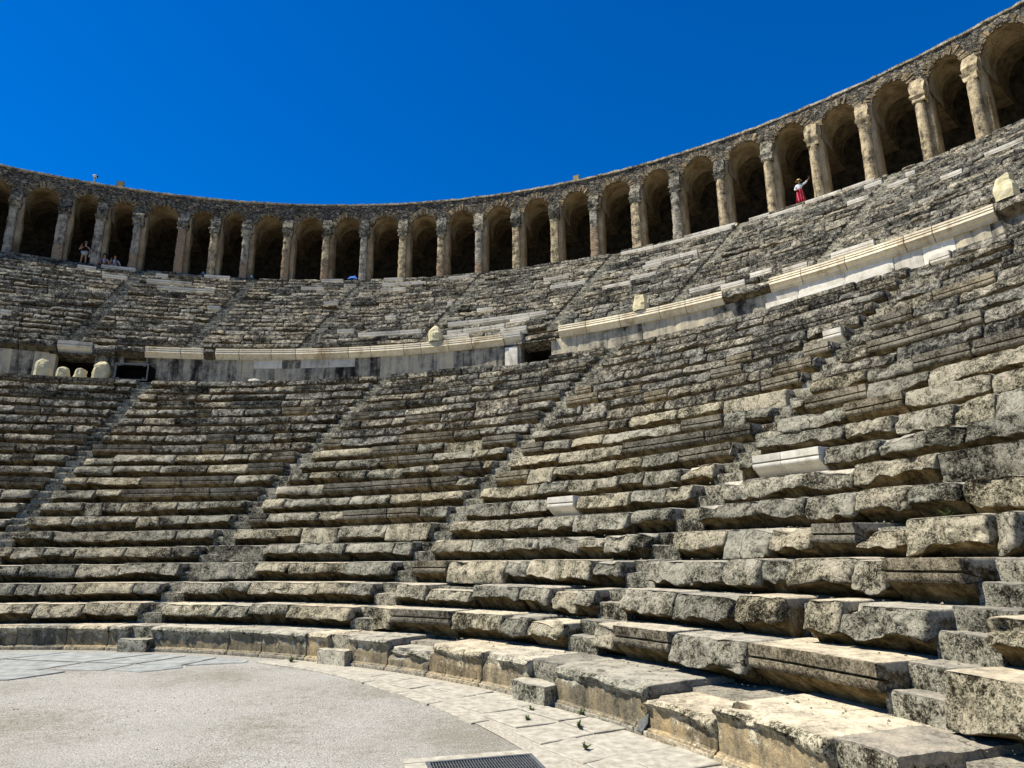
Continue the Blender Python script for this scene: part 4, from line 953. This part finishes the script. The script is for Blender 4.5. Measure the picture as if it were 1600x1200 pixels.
# ------------------------------------------------------------------ things on top of the gallery
def floodlight(t, label, hgt):
    c = pol(RG + .25, t, ZT + .12); ux = Vector((math.cos(rad(t)), -math.sin(rad(t)), 0)); uy = Vector((math.sin(rad(t)), math.cos(rad(t)), 0))
    M = Matrix(((ux.x, uy.x, 0, c.x), (ux.y, uy.y, 0, c.y), (0, 0, 1, c.z), (0, 0, 0, 1)))
    r_ = thing('floodlight', label, 'floodlight', c, 'floodlights on the gallery roof')
    mb = MB(); mb.box((-.22, 0, .06), (.22, .22, .06 + hgt), M); mb.build('housing', M_FR, r_, smooth=False)
    mb = MB(); mb.box((-.165, -.012, .11), (.165, .0 - .001, .01 + hgt), M); mb.build('glass', simple('amber_glass', (.50, .42, .20), .3), r_, smooth=False)
    mb = MB(); mb.box((-.26, .07, -.05), (-.225, .13, .3), M); mb.box((.225, .07, -.05), (.26, .13, .3), M); mb.box((-.26, .07, -.06), (.26, .13, -.02), M); mb.build('bracket', M_FR, r_, smooth=False)
floodlight(-20.7, 'grey floodlight with amber glass on the gallery roof at left', .46)
floodlight(21.43, 'grey floodlight with amber glass on the gallery roof at centre right', .42)
c = pol(RG + .25, -22.7, ZT + .1); cr_ = thing('lamp_post', 'small white lamp head with a dark lens on a pale post, on the gallery roof', 'lamp', c)
uy = Vector((math.sin(rad(-22.7)), math.cos(rad(-22.7)), 0)); ux = Vector((uy.y, -uy.x, 0)); M_WP = simple('white_paint', (.72, .72, .72), .5)
mb = MB(); mb.tube([c, c + Vector((0, 0, .50))], [.07, .05]); mb.build('post', simple('pale_grey_post', (.5, .48, .5), .6), cr_)
mb = MB(); h = c + Vector((0, 0, .58)); mb.tube([h - ux * .16, h - ux * .12, h, h + ux * .06, h + ux * .08], [.03, .10, .115, .10, .09], 12); mb.build('lamp_head', M_WP, cr_)
mb = MB(); mb.tube([h + ux * .085, h + ux * .16 + Vector((0, 0, -.02))], [.085, .06], 12); mb.build('lens', M_CAB, cr_)

# small cloths on the gallery floor
def cloth(t, w, h, label, col, seed):
    c = np.array(pol(RG - .32, t, ZG)); mb = MB(); n = 14; ux = np.array([math.cos(rad(t)), -math.sin(rad(t)), 0]); uy = np.array([math.sin(rad(t)), math.cos(rad(t)), 0])
    x = np.linspace(-1, 1, n); X, Y = np.meshgrid(x, x, indexing='ij'); r_ = np.sqrt(X ** 2 + Y ** 2) / 1.42
    Z = (1 - r_ ** 1.3) * h * (1 + .35 * vnoise(np.stack([X * 2 + seed, Y * 2, 0 * X], -1))) 
    P = c + (X * w / 2)[..., None] * ux + (Y * .2)[..., None] * uy + np.maximum(Z, .004)[..., None] * np.array([0, 0, 1.])
    mb.grid(P, flip=True); o = mb.build('crumpled_cloth', simple('blue_cloth_%d' % seed, col, .8), origin=c); tag(o, label, 'cloth', 'blue cloths on the gallery edge')
cloth(.5, .62, .34, 'bright blue crumpled cloth on the gallery edge, the largest blue spot', (.10, .24, .75), 1)
cloth(-12.9, .26, .26, 'small pale blue crumpled cloth on the gallery edge, left of the other two', (.35, .50, .62), 2)
cloth(-8.7, .22, .24, 'small pale blue crumpled cloth on the gallery edge, between the two others', (.30, .50, .70), 3)

# ------------------------------------------------------------------ people
def skin(name, joints, edges, mat, parent, levels=1):
    names = list(joints); me = bpy.data.meshes.new(name)
    me.from_pydata([joints[n][0] for n in names], [(names.index(a), names.index(b)) for a, b in edges], [])
    ob = bpy.data.objects.new(name, me); COL.objects.link(ob)
    md = ob.modifiers.new('s', 'SKIN'); md.use_smooth_shade = True
    for i, n in enumerate(names):
        r_ = joints[n][1]; me.skin_vertices[0].data[i].radius = (r_, r_) if not isinstance(r_, tuple) else r_
        me.skin_vertices[0].data[i].use_root = (i == 0)
    sm = ob.modifiers.new('u', 'SUBSURF'); sm.levels = levels; sm.render_levels = levels
    dg = bpy.context.evaluated_depsgraph_get(); m2 = bpy.data.meshes.new_from_object(ob.evaluated_get(dg))
    bpy.data.objects.remove(ob); m2.name = name; m2.materials.clear(); m2.materials.append(mat)
    m2.polygons.foreach_set('use_smooth', [True] * len(m2.polygons))
    o = bpy.data.objects.new(name, m2); COL.objects.link(o); o.parent = parent; return o
SKINM = simple('skin', (.48, .28, .19), .55, 0, .05); HAIR = simple('dark_hair', (.035, .022, .015), .5)
def hand(J, E, wrist, direction, side, r=.009):
    """five separate fingers growing from a palm"""
    d = Vector(direction).normalized(); s = Vector(side).normalized(); w = Vector(J[wrist][0]); n = d.cross(s)
    J[wrist + 'palm'] = (tuple(w + d * .07), (.036, .018)); E.append((wrist, wrist + 'palm'))
    for i, (o_, l) in enumerate(((-.030, .062), (-.010, .075), (.011, .070), (.031, .054))):
        a = w + d * .095 + s * o_; J[f'{wrist}k{i}'] = (tuple(a), r); J[f'{wrist}m{i}'] = (tuple(a + d * l * .55 + n * .008), r * .9); J[f'{wrist}t{i}'] = (tuple(a + d * l * .95 + n * .028), r * .75)
        E += [(wrist + 'palm', f'{wrist}k{i}'), (f'{wrist}k{i}', f'{wrist}m{i}'), (f'{wrist}m{i}', f'{wrist}t{i}')]
    a = w + d * .035 - s * .035; J[wrist + 'u0'] = (tuple(a), r * 1.1); J[wrist + 'u1'] = (tuple(a + d * .035 - s * .03), r)
    E += [(wrist, wrist + 'u0'), (wrist + 'u0', wrist + 'u1')]
def person(label, base, yaw, pose, H=1.0, group=None):
    """base on the floor; local frame: x = the person's left as seen by the viewer's right, -y = towards the viewer"""
    r_ = bpy.data.objects.new('person', None); COL.objects.link(r_); r_.location = base; r_.rotation_euler = (0, 0, yaw); r_.scale = (H, H, H); tag(r_, label, 'person', group)
    J, E = {}, []
    J['pelvis'] = (pose['pelvis'], .13); p = Vector(pose['pelvis']); ch = p + Vector(pose.get('spine', (0, 0, .45)))
    J['belly'] = (tuple(p.lerp(ch, .4)), .115); J['chest'] = (tuple(p.lerp(ch, .8)), .135); J['neck0'] = (tuple(ch + Vector((0, 0, .03))), .065); nk = ch + Vector((0, -.01, .09)); J['neck'] = (tuple(nk), .05)
    hd = nk + Vector(pose.get('head', (0, -.02, .10))); J['jaw'] = (tuple(hd + Vector((0, -.02, -.035))), .062); J['head'] = (tuple(hd + Vector((0, .005, .05))), .088); J['crown'] = (tuple(hd + Vector((0, .01, .11))), .06); J['nose'] = (tuple(hd + Vector((0, -.095, .02))), .012)
    E += [('pelvis', 'belly'), ('belly', 'chest'), ('chest', 'neck0'), ('neck0', 'neck'), ('neck', 'jaw'), ('jaw', 'head'), ('head', 'crown'), ('head', 'nose')]
    for s, sg in (('L', -1), ('R', 1)):
        sh = ch + Vector((sg * .17, 0, -.04)); J['sh' + s] = (tuple(sh), .058); el, wr = Vector(pose['elbow' + s]), Vector(pose['wrist' + s]); J['el' + s] = (tuple(el), .043); J['wr' + s] = (tuple(wr), .028)
        E += [('chest', 'sh' + s), ('sh' + s, 'el' + s), ('el' + s, 'wr' + s)]; hand(J, E, 'wr' + s, tuple(wr - el), (0, 1, 0) if abs((wr - el).normalized().y) < .8 else (1, 0, 0))
        hp = p + Vector((sg * .095, 0, -.06)); J['hp' + s] = (tuple(hp), .092); kn, an = Vector(pose['knee' + s]), Vector(pose['ankle' + s]); J['kn' + s] = (tuple(kn), .058); J['cf' + s] = (tuple(kn.lerp(an, .3) + Vector((0, .015, 0))), .056); J['an' + s] = (tuple(an), .036); J['to' + s] = (tuple(an + Vector((sg * .02, -.15, -.045))), .034)
        E += [('pelvis', 'hp' + s), ('hp' + s, 'kn' + s), ('kn' + s, 'cf' + s), ('cf' + s, 'an' + s), ('an' + s, 'to' + s)]
    skin('body', J, E, SKINM, r_, 1)
    for sg in (-1, 1):
        mb = MB(); q_ = hd + Vector((sg * .033, -.083, .045)); mb.tube([q_ + Vector((-.011, 0, 0)), q_ + Vector((.011, 0, 0))], .010); mb.build('eye', HAIR, None).parent = r_
    mb = MB(); q_ = hd + Vector((0, -.084, -.03)); mb.tube([q_ + Vector((-.022, 0, 0)), q_ + Vector((.022, 0, 0))], .006); mb.build('mouth', simple('lips', (.35, .12, .10), .5), None).parent = r_
    return r_, J, hd
def garment(name, J, names, edges, grow, mat, parent, extra=None):
    K = {n: (J[n][0], (J[n][1][0] if isinstance(J[n][1], tuple) else J[n][1]) + grow) for n in names}
    if extra: K.update(extra)
    return skin(name, K, edges, mat, parent, 1)
def lathe(name, pts, mat, parent, cen, n=20, wob=0., sx=1., sy=1.):
    mb = MB(); P = []
    for r_, z in pts: P.append([(cen[0] + sx * r_ * (1 + wob * math.sin(a * 7)) * math.cos(a), cen[1] + sy * r_ * (1 + wob * math.sin(a * 7)) * math.sin(a), cen[2] + z) for a in np.linspace(0, 2 * math.pi, n, endpoint=False)])
    mb.grid(np.array(P), closed=True, flip=True); o = mb.build(name, mat, None); o.parent = parent; return o
def hair_cap(parent, hd, mat, length=.05, name='hair'):
    mb = MB(); P = []
    for a in np.linspace(0.02, math.pi * .62, 8):
        P.append([(hd.x + .105 * math.sin(a) * math.cos(b), hd.y + .018 + .105 * math.sin(a) * math.sin(b), hd.z + .062 + .112 * math.cos(a) - (length if math.sin(b) > .2 and a > 1.5 else 0)) for b in np.linspace(-.35, math.pi + .35, 16)])
    mb.grid(np.array(P), flip=False); o = mb.build(name, mat, None); o.parent = parent
# woman with the red skirt
t = 39.75; b = pol(RG - .02, t, ZG + .10); face = math.atan2(-(CAM[0] - b.x), (CAM[1] - b.y)) + math.pi
yaw = lambda t: -rad(t) 
M_WT = simple('white_cotton', (.72, .73, .78), .8, 0, .06, .2, 25); M_RED = simple('red_skirt_cloth', (.36, .012, .03), .8, 0, .2, .3, 14); M_STRAW = simple('straw', (.62, .46, .22), .8, 0, .15, .4, 40)
def red_skirt_mat():
    tt = NT('striped_red_skirt'); wv = tt.n('ShaderNodeTexWave', wave_type='BANDS', bands_direction='X'); wv.inputs['Scale'].default_value = 2.6; wv.inputs['Distortion'].default_value = .6
    tt.l(tt.pos(), wv.inputs['Vector']); tt.color(tt.ramp(wv.outputs['Fac'], [(.0, (.25, .008, .02)), (.90, (.36, .012, .03)), (.97, (.50, .22, .24))])); return tt.m
pr, J, hd = person('person in a long red skirt, white blouse and straw hat, raising one arm', b, yaw(t) + rad(6), dict(pelvis=(0, 0, .93), spine=(0, -.01, .46), elbowL=(-.27, -.06, 1.10), wristL=(-.10, -.20, 1.02), elbowR=(.38, -.10, 1.36), wristR=(.56, -.17, 1.50), kneeL=(-.10, -.03, .50), ankleL=(-.11, 0, .09), kneeR=(.10, -.03, .50), ankleR=(.11, 0, .09), head=(.01, -.03, .10)), .90)
garment('blouse', J, ['pelvis', 'belly', 'chest', 'neck0', 'shL', 'elL', 'shR', 'elR'], [('pelvis', 'belly'), ('belly', 'chest'), ('chest', 'neck0'), ('chest', 'shL'), ('shL', 'elL'), ('chest', 'shR'), ('shR', 'elR'), ('elR', 'cuR'), ('elL', 'cuL')], .022, M_WT, pr, {'cuR': (tuple(Vector(J['elR'][0]).lerp(Vector(J['wrR'][0]), .75)), .055), 'cuL': (tuple(Vector(J['elL'][0]).lerp(Vector(J['wrL'][0]), .75)), .055)})
lathe('skirt', [(.145, .18), (.175, .08), (.205, -.06), (.24, -.30), (.285, -.60), (.31, -.80), (.30, -.80)], red_skirt_mat(), pr, (0, 0, .92), 40, .045, 1.0, .8)
lathe('straw_hat', [(.20, .045), (.205, .05), (.12, .085), (.102, .09), (.098, .16), (.07, .185), (.0, .19)], M_STRAW, pr, (hd.x, hd.y + .01, hd.z), 22)
hair_cap(pr, hd, HAIR, .06)
mb = MB(); wv_ = Vector(J['wrR'][0]) + Vector((.09, -.03, .12)); mb.box(tuple(wv_ + Vector((-.04, -.006, -.02))), tuple(wv_ + Vector((.04, .006, .14)))); ph_ = mb.build('phone', M_CAB, None, smooth=False, origin=(0, 0, 0))
# the phone is held: a thing of its own
ph_.matrix_world = Matrix.Translation(pr.location) @ Matrix.Rotation(pr.rotation_euler.z, 4, 'Z') @ Matrix.Scale(.9, 4); tag(ph_, 'dark phone held up by the person in the red skirt', 'phone')
# standing person on the left
t = -22.5; b = pol(RG - .15, t, ZG + .02); M_BLK = simple('black_top_cloth', (.018, .016, .018), .85); M_SHORT = simple('pale_shorts_cloth', (.52, .56, .56), .85, 0, .08)
pr, J, hd = person('person standing in black top and pale shorts with one hand raised to the shoulder', b, yaw(t) - rad(8), dict(pelvis=(0, 0, .86), spine=(.02, 0, .42), elbowL=(-.36, -.04, 1.03), wristL=(-.22, -.12, 1.27), elbowR=(.31, .0, 1.05), wristR=(.33, -.05, .82), kneeL=(-.13, -.03, .47), ankleL=(-.17, 0, .08), kneeR=(.11, -.03, .47), ankleR=(.13, 0, .08)), .95)
garment('top', J, ['pelvis', 'belly', 'chest', 'neck0', 'shL', 'shR'], [('pelvis', 'belly'), ('belly', 'chest'), ('chest', 'neck0'), ('chest', 'shL'), ('chest', 'shR')], .02, M_BLK, pr)
garment('shorts', J, ['pelvis', 'hpL', 'hpR'], [('pelvis', 'hpL'), ('pelvis', 'hpR'), ('hpL', 'a'), ('hpR', 'b')], .03, M_SHORT, pr, {'a': (tuple(Vector(J['hpL'][0]).lerp(Vector(J['knL'][0]), .42)), .115), 'b': (tuple(Vector(J['hpR'][0]).lerp(Vector(J['knR'][0]), .42)), .115)})
hair_cap(pr, hd, HAIR, .10)
lathe('cap', [(.115, .10), (.108, .11), (.09, .17), (.0, .19)], simple('beige_cap', (.45, .36, .28), .8), pr, (hd.x, hd.y, hd.z), 16)
# bottle in the hand
w_ = Vector(J['wrR'][0]) * .95
mb = MB(); mb.tube([(w_.x + .0, w_.y - .02, w_.z - .30), (w_.x, w_.y - .02, w_.z - .12), (w_.x, w_.y - .02, w_.z - .09), (w_.x, w_.y - .02, w_.z - .05)], [.034, .034, .014, .014], 10); bo_ = mb.build('bottle', simple('clear_plastic', (.6, .66, .68), .2), None)
bo_.matrix_world = Matrix.Translation(pr.location) @ Matrix.Rotation(pr.rotation_euler.z, 4, 'Z'); tag(bo_, 'pale water bottle in the hand of the standing person', 'bottle')
# two seated people
M_NAVY = simple('navy_jacket', (.02, .025, .06), .85); M_PALE = simple('pale_blue_shirt', (.48, .54, .70), .8, 0, .08); M_DKSK = simple('dark_red_cloth', (.10, .015, .03), .85); M_TOPW = simple('white_sleeve_top', (.55, .50, .56), .8)
def seated(t, label, top, sleeve, bottom, hairm, cap, seed, el):
    b = pol(RG - .30, t, ZG - .02); pose = dict(pelvis=(0, .12, .13), spine=(.01, -.03, .44), kneeL=(-.20, -.28, .33), ankleL=(-.20, -.42, -.02), kneeR=(.17, -.28, .33), ankleR=(.14, -.44, -.02), **el)
    pr, J, hd = person(label, b, yaw(t) - rad(6), pose, .98, 'people sitting on the gallery edge')
    garment('jacket', J, ['pelvis', 'belly', 'chest', 'neck0', 'shL', 'shR'], [('pelvis', 'belly'), ('belly', 'chest'), ('chest', 'neck0'), ('chest', 'shL'), ('chest', 'shR')], .02, top, pr)
    for s in 'LR': garment('sleeve', J, ['sh' + s, 'el' + s], [('sh' + s, 'el' + s), ('el' + s, 'c')], .016, sleeve, pr, {'c': (tuple(Vector(J['el' + s][0]).lerp(Vector(J['wr' + s][0]), .5)), .05)})
    garment('shorts', J, ['pelvis', 'hpL', 'hpR'], [('pelvis', 'hpL'), ('pelvis', 'hpR'), ('hpL', 'a'), ('hpR', 'b')], .02, bottom, pr, {'a': (tuple(Vector(J['hpL'][0]).lerp(Vector(J['knL'][0]), .55)), .10), 'b': (tuple(Vector(J['hpR'][0]).lerp(Vector(J['knR'][0]), .55)), .10)})
    mb = MB(); c0 = Vector(J['chest'][0]); mb.grid(np.array([[(c0.x + x, c0.y - .165 + .03 * abs(x) / .08, c0.z + z) for z in (-.22, -.1, .0, .07)] for x in (-.07, -.03, .03, .07)])); o = mb.build('shirt_front', M_PALE, None); o.parent = pr
    hair_cap(pr, hd, hairm, .12)
    if cap: lathe('cap', [(.118, .09), (.11, .11), (.09, .17), (.0, .19)], M_BLK, pr, (hd.x, hd.y, hd.z), 16)
seated(-20.95, 'person seated on the left in dark jacket, pale shirt and dark cap', M_NAVY, M_TOPW, M_DKSK, HAIR, True, 1, dict(elbowL=(-.27, -.05, .30), wristL=(-.20, -.24, .38), elbowR=(.28, -.05, .30), wristR=(.19, -.24, .38)))
seated(-20.15, 'person seated on the right with reddish hair, leaning on one pale sleeved arm', M_NAVY, M_TOPW, M_PALE, simple('auburn_hair', (.16, .05, .02), .5), False, 2, dict(elbowL=(-.26, -.10, .33), wristL=(-.14, -.22, .44), elbowR=(.33, .02, .30), wristR=(.42, .05, .06)))
